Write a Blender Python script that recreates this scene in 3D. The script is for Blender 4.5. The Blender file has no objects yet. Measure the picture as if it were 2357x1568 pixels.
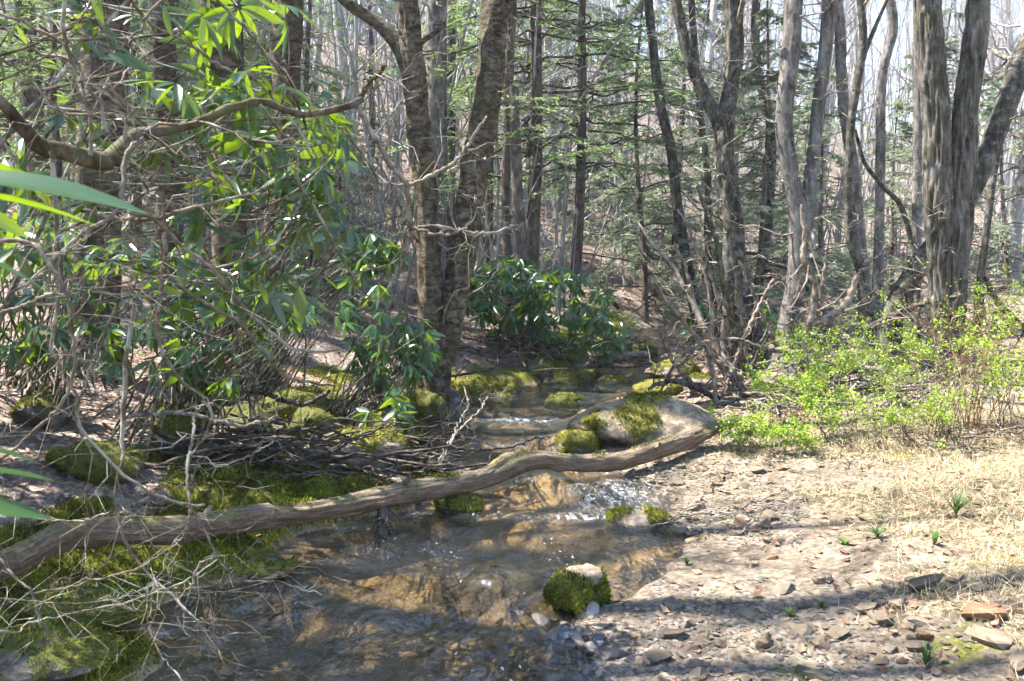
import bpy, bmesh, math, random
import numpy as np
random.seed(5)
RNG = np.random.default_rng(11)
SC = bpy.context.scene
COL = SC.collection
rad = math.radians

# ------------------------------------------------------------------ camera
CAM_H = 1.5
PITCH = rad(4.85)
cd = bpy.data.cameras.new('camera')
cd.lens = 28.0; cd.sensor_width = 36.0
cd.clip_start = 0.05; cd.clip_end = 2000
cd.dof.use_dof = True; cd.dof.focus_distance = 7.0; cd.dof.aperture_fstop = 11.0
cam = bpy.data.objects.new('camera', cd); COL.objects.link(cam)
cam.location = (0, 0, CAM_H)
cam.rotation_euler = (math.pi/2 - PITCH, 0, 0)
SC.camera = cam

# ------------------------------------------------------------------ sky, sun, exposure
SUN_EL, SUN_AZ = rad(60), rad(-80)          # azimuth from +Y towards +X
wd = bpy.data.worlds.new('World'); SC.world = wd; wd.use_nodes = True
wn = wd.node_tree.nodes; wl = wd.node_tree.links
bg = wn['Background']
sky = wn.new('ShaderNodeTexSky'); sky.sky_type = 'NISHITA'; sky.sun_disc = False
sky.sun_elevation = SUN_EL; sky.sun_rotation = SUN_AZ
sky.air_density = 1.0; sky.dust_density = .25; sky.ozone_density = 1.0
wl.new(sky.outputs[0], bg.inputs[0]); bg.inputs[1].default_value = 0.1
sd = bpy.data.lights.new('sun', 'SUN'); sd.energy = 5.0; sd.angle = rad(0.5); sd.color = (1.0, 0.95, 0.86)
sun = bpy.data.objects.new('sun', sd); COL.objects.link(sun)
S_DIR = np.array([math.sin(SUN_AZ)*math.cos(SUN_EL), math.cos(SUN_AZ)*math.cos(SUN_EL), math.sin(SUN_EL)])
from mathutils import Vector
sun.rotation_euler = Vector(S_DIR).to_track_quat('Z', 'Y').to_euler()
sun.location = (-10, 5, 20)
SC.view_settings.view_transform = 'Standard'; SC.view_settings.look = 'None'
SC.view_settings.gamma = 1.0
SC.view_settings.exposure = 2.55
SC.cycles.use_adaptive_sampling = True; SC.cycles.adaptive_threshold = .03
SC.cycles.max_bounces = 5; SC.cycles.transparent_max_bounces = 12
SC.cycles.diffuse_bounces = 2; SC.cycles.glossy_bounces = 2; SC.cycles.transmission_bounces = 2
SC.cycles.caustics_reflective = False; SC.cycles.caustics_refractive = False
SC.cycles.use_denoising = True; SC.cycles.use_light_tree = False

# ------------------------------------------------------------------ numbers
FV = 28/36*2357.0                            # focal length in the pixels of a 2357 px wide view
CF = np.array([0, math.cos(PITCH), -math.sin(PITCH)])
CU = np.array([0, math.sin(PITCH), math.cos(PITCH)])
def ray(vx, vy):
    return CF + np.array([1., 0, 0])*(vx-1178.5)/FV + CU*(784-vy)/FV
def W(vx, vy, Y):
    d = ray(vx, vy); return np.array([0, 0, CAM_H]) + d*(Y/d[1])
def bst(*a): return np.stack(np.broadcast_arrays(*a), -1)
def nrm(a):
    return a/np.maximum(np.linalg.norm(a, axis=-1, keepdims=True), 1e-9)
def sm(a, b, x):
    t = np.clip((x-a)/(b-a), 0, 1); return t*t*(3-2*t)
def vnoise(p, seed=0):
    p = np.asarray(p, float); i = np.floor(p).astype(np.int64); f = p-i; u = f*f*(3-2*f)
    def h(dx, dy, dz):
        n = ((i[..., 0]+dx)*73856093) ^ ((i[..., 1]+dy)*19349663) ^ ((i[..., 2]+dz)*83492791) ^ (seed*2654435)
        n = np.asarray(n, np.int64) & 0xffffffff
        n = ((n ^ (n >> 15))*2246822519) & 0xffffffff
        n = ((n ^ (n >> 13))*3266489917) & 0xffffffff
        return ((n ^ (n >> 16)) & 0xffffff)/0x7fffff - 1.0
    L = lambda a, b, t: a+(b-a)*t
    x0 = L(L(h(0,0,0), h(1,0,0), u[...,0]), L(h(0,1,0), h(1,1,0), u[...,0]), u[...,1])
    x1 = L(L(h(0,0,1), h(1,0,1), u[...,0]), L(h(0,1,1), h(1,1,1), u[...,0]), u[...,1])
    return L(x0, x1, u[..., 2])
def fbm(p, seed=0, o=4):
    s = 0; a = 1.0; t = 0; p = np.asarray(p, float)
    for k in range(o):
        s = s + a*vnoise(p, seed+k*17); t += a; a *= .5; p = p*2.03+7.1
    return s/t
def fbm2(x, y, sc, seed=0, o=4):
    return fbm(np.stack([x/sc, y/sc, np.zeros_like(x)+.5], -1), seed, o)

# ------------------------------------------------------------------ terrain
LY = [-8,1,2.2,2.93,3.12,3.42,3.65,3.8,4.24,4.45,4.6,5.02,5.6,6.48,7.4,8.2,9.2,9.6,10,11.3,13.5,15.2,20,30,60]
LX = [-3.5,-2.2,-1.5,-1.34,-1.51,-1.61,-1.51,-1.24,-1.27,-1.29,-.99,-.62,-.52,-.62,-.78,-.9,-.67,-.3,.3,.95,1.6,2.3,4.5,10,30]
RY = [-8,1,2.2,2.93,3.33,3.65,3.93,4.37,4.54,4.8,5.15,5.5,5.98,6.6,7.1,7.8,9,10,11.3,13.5,15.2,20,30,60]
RX = [1,.3,.2,.25,.25,.52,.76,.94,.95,.8,1.0,1.02,.72,.42,.6,.67,1.16,1.63,2.0,2.6,3.4,6,12,32]
def edges(y):
    w = .06*np.sin(y*9.0)+.04*np.sin(y*23+1)
    return np.interp(y, LY, LX)+w*.6, np.interp(y, RY, RX)+w*.5
def wz(y):
    return np.interp(y, [-8,7.3,8.3,9.4,11,13.5,17,22,30,60], [0,0,.03,.06,.14,.3,.5,.8,1.4,4])
def H(x, y):
    x = np.asarray(x, float); y = np.asarray(y, float)
    l, r = edges(y); dl = l-x; dr = x-r
    hl = np.interp(dl, [0,.06,.2,.45,1.0,2.2,4,7,12,25,60], [-.03,.06,.13,.2,.3,.45,.8,1.5,2.8,5,8])
    hr = np.interp(dr, [0,.1,.5,1.0,2.0,3.5,6,10,20,60], [-.015,.015,.06,.12,.25,.38,.48,.6,1.0,4])
    ins = np.minimum(-dl, -dr)
    hin = -.03-.15*sm(0, .55, ins)
    base = np.where(dl > 0, hl, np.where(dr > 0, hr, hin))
    hill = np.maximum(y-15, 0)**1.25*.088
    hill = 20*(1-np.exp(-hill/20))
    hill = hill*(1.0+.25*sm(5, -40, x)-.22*sm(5, 50, x))
    out = np.maximum(np.maximum(dl, dr), 0)
    n = fbm2(x, y, 1.3, 3, 4)*.11*sm(.1, 1.5, out)+fbm2(x, y, .3, 8, 3)*.035*sm(0, .5, out)*np.where(dl > 0, 1.5, .8)
    n = n+(np.abs(fbm2(x, y, .2, 36, 3))*.09-.02)*sm(.02, .2, dl)*(1-sm(1.2, 2.2, dl))*(y < 12)
    n = n+fbm2(x, y, .4, 31, 2)*.02*sm(.0, .3, ins)
    n = n+fbm2(x, y, 14, 21, 3)*1.2*sm(14, 40, y)
    return base+wz(y)+hill+n
# ------------------------------------------------------------------ mesh helpers
def ob(name, V, F, mat, parent=None, label=None, cat=None, group=None, kind=None, smooth=True, rnd=None, loc=None, cols=None):
    V = np.asarray(V, float).reshape(-1, 3)
    if parent is not None: V = V-np.array(parent.get('_o', (0, 0, 0)))
    elif loc is not None: V = V-np.asarray(loc)
    F = F if isinstance(F, list) else [F]
    F = [np.asarray(f) for f in F if len(f)]
    loops = np.concatenate([f.reshape(-1) for f in F]).astype(np.int32)
    sizes = np.concatenate([np.full(len(f), f.shape[1]) for f in F])
    starts = np.concatenate([[0], np.cumsum(sizes)[:-1]]).astype(np.int32)
    me = bpy.data.meshes.new(name)
    me.vertices.add(len(V)); me.vertices.foreach_set('co', V.astype(np.float32).reshape(-1))
    me.loops.add(len(loops)); me.loops.foreach_set('vertex_index', loops)
    me.polygons.add(len(starts)); me.polygons.foreach_set('loop_start', starts)
    me.update(calc_edges=True)
    me.polygons.foreach_set('use_smooth', np.full(len(starts), smooth))
    if rnd is not None:
        a = me.attributes.new('rnd', 'FLOAT', 'POINT'); a.data.foreach_set('value', np.asarray(rnd, np.float32))
    if cols is not None:
        for k, v in cols.items():
            a = me.attributes.new(k, 'FLOAT', 'POINT'); a.data.foreach_set('value', np.asarray(v, np.float32))
    me.materials.append(mat)
    o = bpy.data.objects.new(name, me); COL.objects.link(o)
    if parent is not None:
        o.parent = parent; o['_o'] = list(parent.get('_o', (0, 0, 0)))
    elif loc is not None: o.location = loc
    tag(o, label, cat, group, kind)
    return o
def tag(o, label=None, cat=None, group=None, kind=None):
    for k, v in (('label', label), ('category', cat), ('group', group), ('kind', kind)):
        if v: o[k] = v
    return o
def thing(name, label, cat, loc=(0, 0, 0), group=None):
    o = bpy.data.objects.new(name, None); COL.objects.link(o)
    o.location = loc; o.empty_display_size = .1
    o['_o'] = [float(c) for c in loc]
    return tag(o, label, cat, group)
def copy_tree(o, loc, rz, s=1.0, label=None, group=None):
    c = o.copy(); COL.objects.link(c); c.location = loc; c.rotation_euler = (0, 0, rz); c.scale = (s, s, s)
    if label: c['label'] = label
    if group: c['group'] = group
    for ch in o.children:
        d = ch.copy(); COL.objects.link(d); d.parent = c
        for g in ch.children:
            e = g.copy(); COL.objects.link(e); e.parent = d
    return c
def joinm(parts):
    V = []; Fs = {}; n = 0; R = []
    for p in parts:
        v, f = p[0].reshape(-1, 3), p[1]
        V.append(v); Fs.setdefault(f.shape[1], []).append(f+n)
        R.append(p[2] if len(p) > 2 else np.zeros(len(v))); n += len(v)
    return np.concatenate(V), [np.concatenate(f) for f in Fs.values()], np.concatenate(R)
def tubes(P, R, n=5, amp=0, seed=0):
    P = np.asarray(P, float); R = np.asarray(R, float)
    if P.ndim == 2: P = P[None]; R = R[None]
    B, N, _ = P.shape
    T = nrm(np.gradient(P, axis=1))
    D = nrm(P[:, -1]-P[:, 0])
    ref = np.where(np.abs(D[:, 2:3]) > .7, np.array([[1., .13, 0]]), np.array([[0, .1, 1.]]))[:, None, :]
    U = nrm(ref-T*np.sum(T*ref, -1, keepdims=True)); Vv = np.cross(T, U)
    a = np.arange(n)*2*np.pi/n
    ca, sa = np.cos(a)[None, None, :, None], np.sin(a)[None, None, :, None]
    off = ca*U[:, :, None]+sa*Vv[:, :, None]
    rr = R[:, :, None, None]*np.ones((1, 1, n, 1))
    if amp:
        q = P[:, :, None]+off*rr
        rr = rr*(1+amp*fbm(q/np.maximum(R.max(), .01)*.9, seed, 3)[..., None])
    V = P[:, :, None]+off*rr
    i = np.arange(N-1)[:, None]; j = np.arange(n)[None]; j2 = (j+1) % n
    f = np.stack([i*n+j, i*n+j2, (i+1)*n+j2, (i+1)*n+j], -1).reshape(-1, 4)
    F = (f[None]+(np.arange(B)*N*n)[:, None, None]).reshape(-1, 4)
    rnd = np.repeat(RNG.random(B), N*n)
    return V.reshape(-1, 3), F, rnd
def crs(pts, N):
    """smooth resample of control points (any columns)"""
    p = np.asarray(pts, float); m = len(p)
    if m == 2: return p[0]+(p[1]-p[0])*np.linspace(0, 1, N)[:, None]
    q = np.concatenate([[2*p[0]-p[1]], p, [2*p[-1]-p[-2]]])
    t = np.linspace(0, m-1.0001, N); k = t.astype(int); u = (t-k)[:, None]
    a, b, c, d = q[k], q[k+1], q[k+2], q[k+3]
    return .5*((2*b)+(c-a)*u+(2*a-5*b+4*c-d)*u**2+(3*b-a-3*c+d)*u**3)
def grow(P, R, k, smin, smax, ratio, ang, N, up, jit, rr, rmin=.0015, taper=.85, lens=None):
    B, Np, _ = P.shape
    s = RNG.uniform(smin, smax, (B, k)); x = s*(Np-1); i0 = np.clip(np.floor(x).astype(int), 0, Np-2); f = (x-i0)[..., None]
    b = np.arange(B)[:, None]
    st = P[b, i0]*(1-f)+P[b, i0+1]*f
    t = nrm(P[b, i0+1]-P[b, i0]); L = np.linalg.norm(np.diff(P, axis=1), axis=-1).sum(1)[:, None]
    r0 = R[b, i0]*(1-f[..., 0])+R[b, i0+1]*f[..., 0]
    rv = RNG.normal(size=(B, k, 3)); pp = nrm(rv-t*np.sum(rv*t, -1, keepdims=True))
    a = (rad(ang)*RNG.uniform(.7, 1.3, (B, k)))[..., None]
    d = t*np.cos(a)+pp*np.sin(a)
    ln = (L*ratio if lens is None else lens)*RNG.uniform(.5, 1.25, (B, k))*(1-.45*s)
    u = np.linspace(0, 1, N)
    Q = st[:, :, None]+d[:, :, None]*(ln[..., None]*u)[..., None]
    Q[..., 2] += up*ln[..., None]*u**2
    jj = np.cumsum(RNG.normal(size=(B, k, N, 3)), 2); jj -= jj[:, :, :1]
    Q += jj*(jit*ln/N**.5)[..., None, None]
    R2 = np.maximum(r0*rr, rmin)[..., None]*(1-taper*u)
    return Q.reshape(B*k, N, 3), R2.reshape(B*k, N)
def place(tv, tf, X, Y, Z, pos, sc):
    """merge copies of a template: axes X,Y,Z [M,3], pos [M,3], sc [M] or [M,3]"""
    sc = np.asarray(sc, float); sc = sc[:, None] if sc.ndim == 1 else sc
    sc = sc*np.ones((1, 3))
    v = (tv[None, :, 0:1]*(X*sc[:, 0:1])[:, None]+tv[None, :, 1:2]*(Y*sc[:, 1:2])[:, None]+tv[None, :, 2:3]*(Z*sc[:, 2:3])[:, None])+pos[:, None]
    F = (tf[None]+(np.arange(len(pos))*len(tv))[:, None, None]).reshape(-1, tf.shape[1])
    return v.reshape(-1, 3), F, np.repeat(RNG.random(len(pos)), len(tv))
def rframe(Xd, up=None):
    X = nrm(Xd); up = np.array([[0, 0, 1.]])*np.ones_like(X) if up is None else up
    Y = nrm(np.cross(up, X)); Z = np.cross(X, Y); return X, Y, Z

# ------------------------------------------------------------------ materials
class NT:
    def __init__(s, name):
        s.m = bpy.data.materials.new(name); s.m.use_nodes = True; s.t = s.m.node_tree; s.t.nodes.clear()
        s.out = s.n('OutputMaterial')
    def n(s, typ, **kw):
        nd = s.t.nodes.new('ShaderNode'+typ)
        for k, v in kw.items(): setattr(nd, k, v)
        return nd
    def L(s, a, b): s.t.links.new(a, b)
    def val(s, inp, v):
        if hasattr(v, 'is_output') or isinstance(v, bpy.types.NodeSocket): s.L(v, inp)
        else: inp.default_value = v
    def coord(s, scale=(1, 1, 1), what='Object'):
        tc = s.n('TexCoord'); mp = s.n('Mapping'); s.L(tc.outputs[what], mp.inputs[0]); mp.inputs['Scale'].default_value = scale
        return mp.outputs[0]
    def geo(s, scale=(1, 1, 1)):
        g = s.n('NewGeometry'); mp = s.n('Mapping'); s.L(g.outputs['Position'], mp.inputs[0]); mp.inputs['Scale'].default_value = scale
        return mp.outputs[0]
    def noise(s, vec, scale, detail=6, rough=.6, dist=0):
        nd = s.n('TexNoise'); s.L(vec, nd.inputs['Vector']); nd.inputs['Scale'].default_value = scale
        nd.inputs['Detail'].default_value = detail; nd.inputs['Roughness'].default_value = rough; nd.inputs['Distortion'].default_value = dist
        return nd.outputs['Fac']
    def vor(s, vec, scale, feat='F1', out='Distance'):
        nd = s.n('TexVoronoi', feature=feat); s.L(vec, nd.inputs['Vector']); nd.inputs['Scale'].default_value = scale
        return nd.outputs[out]
    def ramp(s, fac, stops, interp='LINEAR'):
        nd = s.n('ValToRGB'); s.val(nd.inputs[0], fac); e = nd.color_ramp.elements; nd.color_ramp.interpolation = interp
        while len(e) < len(stops): e.new(.5)
        for q, (p, c) in zip(e, stops):
            q.position = p; q.color = (*c, 1) if not isinstance(c, (int, float)) else (c, c, c, 1)
        return nd.outputs[0]
    def mix(s, f, a, b, blend='MIX'):
        nd = s.n('MixRGB', blend_type=blend); s.val(nd.inputs[0], f)
        s.val(nd.inputs[1], (*a, 1) if isinstance(a, tuple) else a); s.val(nd.inputs[2], (*b, 1) if isinstance(b, tuple) else b)
        return nd.outputs[0]
    def math(s, op, a, b=0.0):
        nd = s.n('Math', operation=op); s.val(nd.inputs[0], a); s.val(nd.inputs[1], b); return nd.outputs[0]
    def attr(s, name):
        nd = s.n('Attribute', attribute_name=name); return nd.outputs['Fac']
    def orand(s): return s.n('ObjectInfo').outputs['Random']
    def bump(s, h, strength=.5, dist=.01, normal=None):
        nd = s.n('Bump'); s.val(nd.inputs['Height'], h); nd.inputs['Strength'].default_value = strength; nd.inputs['Distance'].default_value = dist
        if normal is not None: s.L(normal, nd.inputs['Normal'])
        return nd.outputs[0]
    def prin(s, col, rough=.8, normal=None, spec=.3):
        p = s.n('BsdfPrincipled'); s.val(p.inputs['Base Color'], (*col, 1) if isinstance(col, tuple) else col)
        s.val(p.inputs['Roughness'], rough); p.inputs['Specular IOR Level'].default_value = spec
        if normal is not None: s.L(normal, p.inputs['Normal'])
        return p.outputs[0]
    def done(s, sh): s.L(sh, s.out.inputs['Surface']); return s.m

def bark(name, dark, mid, light, sc=14, stretch=.12, bump=.8, dist=.02, moss=0.0, lichen=0.0, scale_xy=1.0):
    t = NT(name); c = t.coord((scale_xy, scale_xy, stretch))
    n1 = t.noise(c, sc, 5, .7, .7)
    big = t.noise(t.coord(), 2.3, 2, .6)
    f = t.math('ADD', t.math('MULTIPLY', n1, .8), t.math('MULTIPLY', big, .2))
    col = t.ramp(f, [(.37, dark), (.5, mid), (.65, light)])
    col = t.mix(t.math('MULTIPLY', t.orand(), .35), col, (.25, .2, .17), 'MULTIPLY') if False else col
    if lichen:
        lm = t.ramp(t.noise(t.coord(), 9, 3, .7), [(.5, 0.0), (.62, 1.0)])
        col = t.mix(t.math('MULTIPLY', lm, lichen), col, (.42, .44, .38))
    if moss:
        mm = t.ramp(t.noise(t.coord(), 3.2, 3, .7), [(.5-.12*moss, 0.0), (.62, 1.0)])
        col = t.mix(t.math('MULTIPLY', mm, min(1, moss)), col, (.06, .06, .012))
    return t.done(t.prin(col, .9, t.bump(f, bump, dist), .15))

M = {}
M['bark_grey'] = bark('grey_bark', (.035,.03,.027), (.1,.088,.08), (.2,.18,.165), 16, .28, lichen=.18)
M['bark_furrow'] = bark('furrowed_bark', (.016,.013,.011), (.078,.066,.056), (.19,.17,.15), 13, .22, 1.0, .03, lichen=.12, moss=.3)
M['bark_birch'] = bark('peeling_birch_bark', (.012,.009,.007), (.06,.043,.029), (.16,.124,.09), 9, 2.2, 1.0, .03, moss=.35, lichen=.12)
M['bark_dark'] = bark('dark_bark', (.013,.011,.0095), (.042,.036,.031), (.105,.094,.085), 14, .35, lichen=.2, moss=.25)
M['bark_hem'] = bark('hemlock_bark', (.03,.024,.02), (.08,.063,.052), (.16,.135,.12), 14, .4)
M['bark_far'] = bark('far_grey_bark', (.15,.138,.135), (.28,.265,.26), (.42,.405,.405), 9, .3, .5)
M['twig_grey'] = bark('twig_bark', (.055,.043,.033), (.125,.1,.077), (.24,.205,.168), 22, .6, .4, .004, lichen=.35)
M['twig_brown'] = bark('rhododendron_bark', (.04,.029,.021), (.1,.075,.053), (.22,.185,.145), 20, .5, .5, .004, lichen=.45, moss=.2)
M['limb_moss'] = bark('mossy_limb_bark', (.014,.01,.007), (.045,.032,.021), (.115,.092,.066), 18, .5, .8, .008, moss=.6, lichen=.15)
M['dead'] = bark('dead_wood', (.05,.034,.025), (.14,.10,.073), (.28,.225,.175), 18, .5, .7, .006, lichen=.3)
M['drift'] = bark('driftwood', (.016,.012,.01), (.055,.043,.037), (.15,.125,.11), 18, .5, .7, .006)
M['log_stub'] = bark('broken_stub_wood', (.06,.042,.03), (.16,.12,.085), (.3,.24,.18), 18, .5, .7, .006)
M['red_twig'] = bark('red_stem', (.08,.04,.024), (.16,.085,.05), (.26,.17,.11), 20, .5, .3, .003)

def leafmat(name, c1, c2, src='attr', trans=.35, tcol=None, rough=.35, spec=.5, nz=True, cm=None):
    t = NT(name)
    r = t.attr('rnd') if src == 'attr' else t.orand()
    col = t.ramp(r, [(0, c1), (1, c2)] if cm is None else [(0, c1), (.5, cm), (1, c2)])
    if nz: col = t.mix(.35, col, t.ramp(t.noise(t.coord(), 30, 3), [(.3, tuple(x*.5 for x in c1)), (.7, tuple(min(1, x*1.5) for x in c2))]))
    if src == 'obj':
        sx = t.n('SeparateXYZ'); t.L(t.coord(), sx.inputs[0])
        rib = t.ramp(t.math('ABSOLUTE', sx.outputs[1]), [(.004, 1.), (.011, 0.)])
        col = t.mix(t.math('MULTIPLY', rib, .6), col, (.12, .17, .05))
        col = t.mix(t.math('MULTIPLY', t.ramp(t.noise(t.coord(), 5, 3, .7), [(.62, 0.), (.7, 1.)]), .5), col, (.09, .06, .02))
    p = t.prin(col, rough, None, spec)
    tr = t.n('BsdfTranslucent'); t.val(tr.inputs[0], (*tcol, 1) if tcol else col)
    m = t.n('MixShader'); m.inputs[0].default_value = trans; t.L(p, m.inputs[1]); t.L(tr.outputs[0], m.inputs[2])
    return t.done(m.outputs[0])
M['rleaf'] = leafmat('rhododendron_leaf', (.009,.036,.013), (.026,.072,.02), 'attr', .36, (.22,.34,.008), .28, .7, False)
M['rleaf_o'] = leafmat('rhododendron_leaf_single', (.009,.036,.013), (.026,.072,.02), 'obj', .36, (.22,.34,.008), .28, .7, False)
M['rleaf_far'] = leafmat('rhododendron_leaf_far', (.015,.05,.022), (.045,.1,.035), 'attr', .28, (.2,.32,.02), .25, .6, False)
M['hem'] = leafmat('hemlock_needles', (.05,.09,.045), (.15,.22,.1), 'attr', .4, (.22,.33,.1), .5, .3, False)
M['hem_pale'] = leafmat('pale_hemlock_needles', (.14,.18,.115), (.25,.305,.2), 'attr', .35, (.27,.34,.2), .5, .3, False)
M['spring'] = leafmat('spring_leaf', (.09,.17,.018), (.28,.38,.035), 'attr', .42, (.36,.5,.03), .45, .4, False)
M['weed'] = leafmat('weed_leaf', (.035,.075,.018), (.085,.14,.03), 'attr', .3, (.14,.22,.03), .45, .4, False)
M['straw'] = leafmat('straw', (.2,.145,.08), (.56,.46,.29), 'attr', .2, None, .7, .2, False)
M['litter'] = leafmat('dead_leaf', (.1,.045,.026), (.35,.215,.145), 'attr', .15, None, .6, .3, False)
M['moss'] = leafmat('moss_fronds', (.03,.024,.009), (.33,.34,.03), 'attr', .28, None, .8, .1, False, (.11,.12,.014))

def rockmat(name, c0, c1, c2, mossc=(.1,.092,.016), use_moss=True, rough=.85, lich=(.3, .28, .24)):
    t = NT(name); c = t.coord()
    n = t.noise(c, 7, 4, .7); n2 = t.noise(c, 45, 3, .7)
    f = t.math('ADD', t.math('MULTIPLY', n, .65), t.math('MULTIPLY', n2, .35))
    col = t.ramp(f, [(.36, c0), (.5, c1), (.64, c2)])
    col = t.mix(t.math('MULTIPLY', t.ramp(t.noise(c, 14, 5, .7), [(.52, 0.), (.6, 1.)]), .3), col, lich)
    b = t.bump(f, .7, .02)
    if use_moss:
        mk = t.attr('moss')
        mc = t.mix(n2, tuple(x*.45 for x in mossc), tuple(x*1.7 for x in mossc))
        col = t.mix(mk, col, mc)
    return t.done(t.prin(col, rough, b, .25))
M['rock'] = rockmat('mossy_rock', (.05,.038,.029), (.125,.097,.073), (.23,.19,.15))
M['rock_tan'] = rockmat('tan_rock', (.06,.045,.028), (.17,.13,.084), (.33,.27,.19), (.1,.09,.018), lich=(.36, .32, .24))
M['rock_dark'] = rockmat('dark_mossy_rock', (.025,.022,.019), (.07,.06,.052), (.15,.133,.117), (.06,.062,.012), lich=(.14, .135, .12))
M['rock_slate'] = rockmat('slate', (.03,.033,.04), (.07,.075,.085), (.14,.15,.16), use_moss=False, rough=.5)

def stonemat(name, ramp, rough=.8):
    t = NT(name); c = t.coord()
    col = t.ramp(t.orand(), ramp)
    n = t.noise(c, 1.6, 7, .7)
    col = t.mix(.75, col, t.ramp(n, [(.3, .35), (.55, .95), (.75, 1.3)]), 'MULTIPLY')
    return t.done(t.prin(col, rough, t.bump(n, .4, .05), .3))
M['stone'] = stonemat('bank_stone', [(0, (.07,.057,.043)), (.3, (.16,.118,.075)), (.55, (.125,.104,.08)), (.8, (.24,.185,.125)), (.93, (.15,.115,.08)), (1, (.22,.11,.048))])
M['stone_wet'] = stonemat('wet_stone', [(0, (.05,.05,.055)), (.5, (.14,.12,.11)), (.8, (.24,.19,.15)), (1, (.33,.3,.28))], .35)
def gravelmat():
    t = NT('gravel'); col = t.ramp(t.attr('rnd'), [(0, (.045,.038,.033)), (.4, (.14,.108,.078)), (.7, (.11,.1,.09)), (1, (.26,.215,.17))])
    return t.done(t.prin(col, .8))
M['gravel'] = gravelmat()

def groundmat():
    t = NT('forest_ground'); g = t.geo()
    fine = t.noise(g, 28, 4, .7); mid = t.noise(g, 5, 3, .65); leafv = t.vor(g, 34, 'F1', 'Color')
    v = t.n('SeparateColor'); t.L(leafv, v.inputs[0])
    lit = t.ramp(v.outputs[0], [(0, (.06,.042,.033)), (.4, (.135,.102,.083)), (.75, (.215,.17,.145)), (1, (.31,.26,.23))])
    lit = t.mix(t.ramp(mid, [(.35, .5), (.65, 0.)]), lit, (.10, .075, .055))
    dirt = t.ramp(t.math('ADD', t.math('MULTIPLY', fine, .6), t.math('MULTIPLY', mid, .4)), [(.38, (.05,.037,.027)), (.5, (.125,.099,.074)), (.62, (.23,.19,.145))])
    straw = t.ramp(fine, [(.38, (.05,.04,.024)), (.5, (.125,.1,.06)), (.62, (.24,.2,.125))])
    bedc = t.ramp(t.math('ADD', t.math('MULTIPLY', t.noise(g, 60, 2, .7), .35), t.math('MULTIPLY', t.noise(g, 1.3, 3, .5, .3), .65)),
                  [(.36, (.06,.05,.036)), (.48, (.19,.135,.078)), (.58, (.36,.245,.13)), (.7, (.44,.33,.2))])
    mossn = t.noise(g, 70, 2, .75)
    moss = t.ramp(t.math('ADD', t.math('MULTIPLY', mossn, .6), t.math('MULTIPLY', t.noise(g, 4, 2, .6), .4)), [(.36, (.02,.02,.005)), (.5, (.08,.085,.011)), (.66, (.19,.2,.022))])
    col = t.mix(t.attr('dirt'), lit, dirt)
    col = t.mix(t.attr('straw'), col, straw)
    col = t.mix(t.attr('moss'), col, moss)
    col = t.mix(t.attr('bed'), col, bedc)
    hgt = t.math('ADD', t.math('MULTIPLY', fine, .5), t.math('MULTIPLY', v.outputs[0], .25))
    return t.done(t.prin(col, .9, t.bump(hgt, .7, .02), .15))
M['ground'] = groundmat()

def watermat():
    t = NT('stream_water')
    g = t.coord((1, 1, 1))
    uvc = t.n('UVMap'); mp = t.n('Mapping'); t.L(uvc.outputs[0], mp.inputs[0]); mp.inputs['Scale'].default_value = (1, .42, 1)
    r1 = t.noise(mp.outputs[0], 4.2, 3, .5, .6); r2 = t.noise(mp.outputs[0], 38, 4, .6, .8)
    h = t.math('ADD', t.math('MULTIPLY', r1, 1.5), t.math('MULTIPLY', r2, .12))
    rif = t.attr('riffle')
    r3 = t.noise(mp.outputs[0], 75, 3, .6, .5)
    h = t.math('ADD', h, t.math('MULTIPLY', t.math('MULTIPLY', r3, rif), .5))
    nrmv = t.bump(h, 1.0, .11)
    gl = t.n('BsdfGlossy'); gl.inputs['Roughness'].default_value = .05; gl.inputs['Color'].default_value = (1, 1, 1, 1); t.L(nrmv, gl.inputs['Normal'])
    tr = t.n('BsdfTransparent'); tr.inputs['Color'].default_value = (.76, .74, .66, 1)
    fr = t.n('Fresnel'); fr.inputs['IOR'].default_value = 1.85; t.L(nrmv, fr.inputs['Normal'])
    m = t.n('MixShader'); t.L(fr.outputs[0], m.inputs[0]); t.L(tr.outputs[0], m.inputs[1]); t.L(gl.outputs[0], m.inputs[2])
    dif = t.n('BsdfDiffuse'); dif.inputs[0].default_value = (.34, .38, .42, 1); t.L(nrmv, dif.inputs['Normal'])
    md = t.n('MixShader'); md.inputs[0].default_value = .02; t.L(m.outputs[0], md.inputs[1]); t.L(dif.outputs[0], md.inputs[2]); m = md
    foam_glint = t.prin((.75, .78, .8), .5, nrmv, .5)
    fm = t.math('MULTIPLY', t.ramp(t.noise(mp.outputs[0], 24, 4, .65, 1.4), [(.47, 0.), (.68, .95)]), t.attr('foam_glint'))  # white foam on the riffles, also painted in for sun glints
    fl = t.math('MULTIPLY', t.ramp(t.noise(mp.outputs[0], 64, 3, .7, .8), [(.645, 0.), (.69, .9)]), t.ramp(t.noise(mp.outputs[0], 3.2, 2, .6), [(.5, 0.), (.58, 1.)]))  # sparse flecks of the same white, painted in as sparkle
    fm = t.math('MAXIMUM', fm, fl)
    m2 = t.n('MixShader'); t.L(fm, m2.inputs[0]); t.L(m.outputs[0], m2.inputs[1]); t.L(foam_glint, m2.inputs[2])
    return t.done(m2.outputs[0])
M['water'] = watermat()
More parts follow.
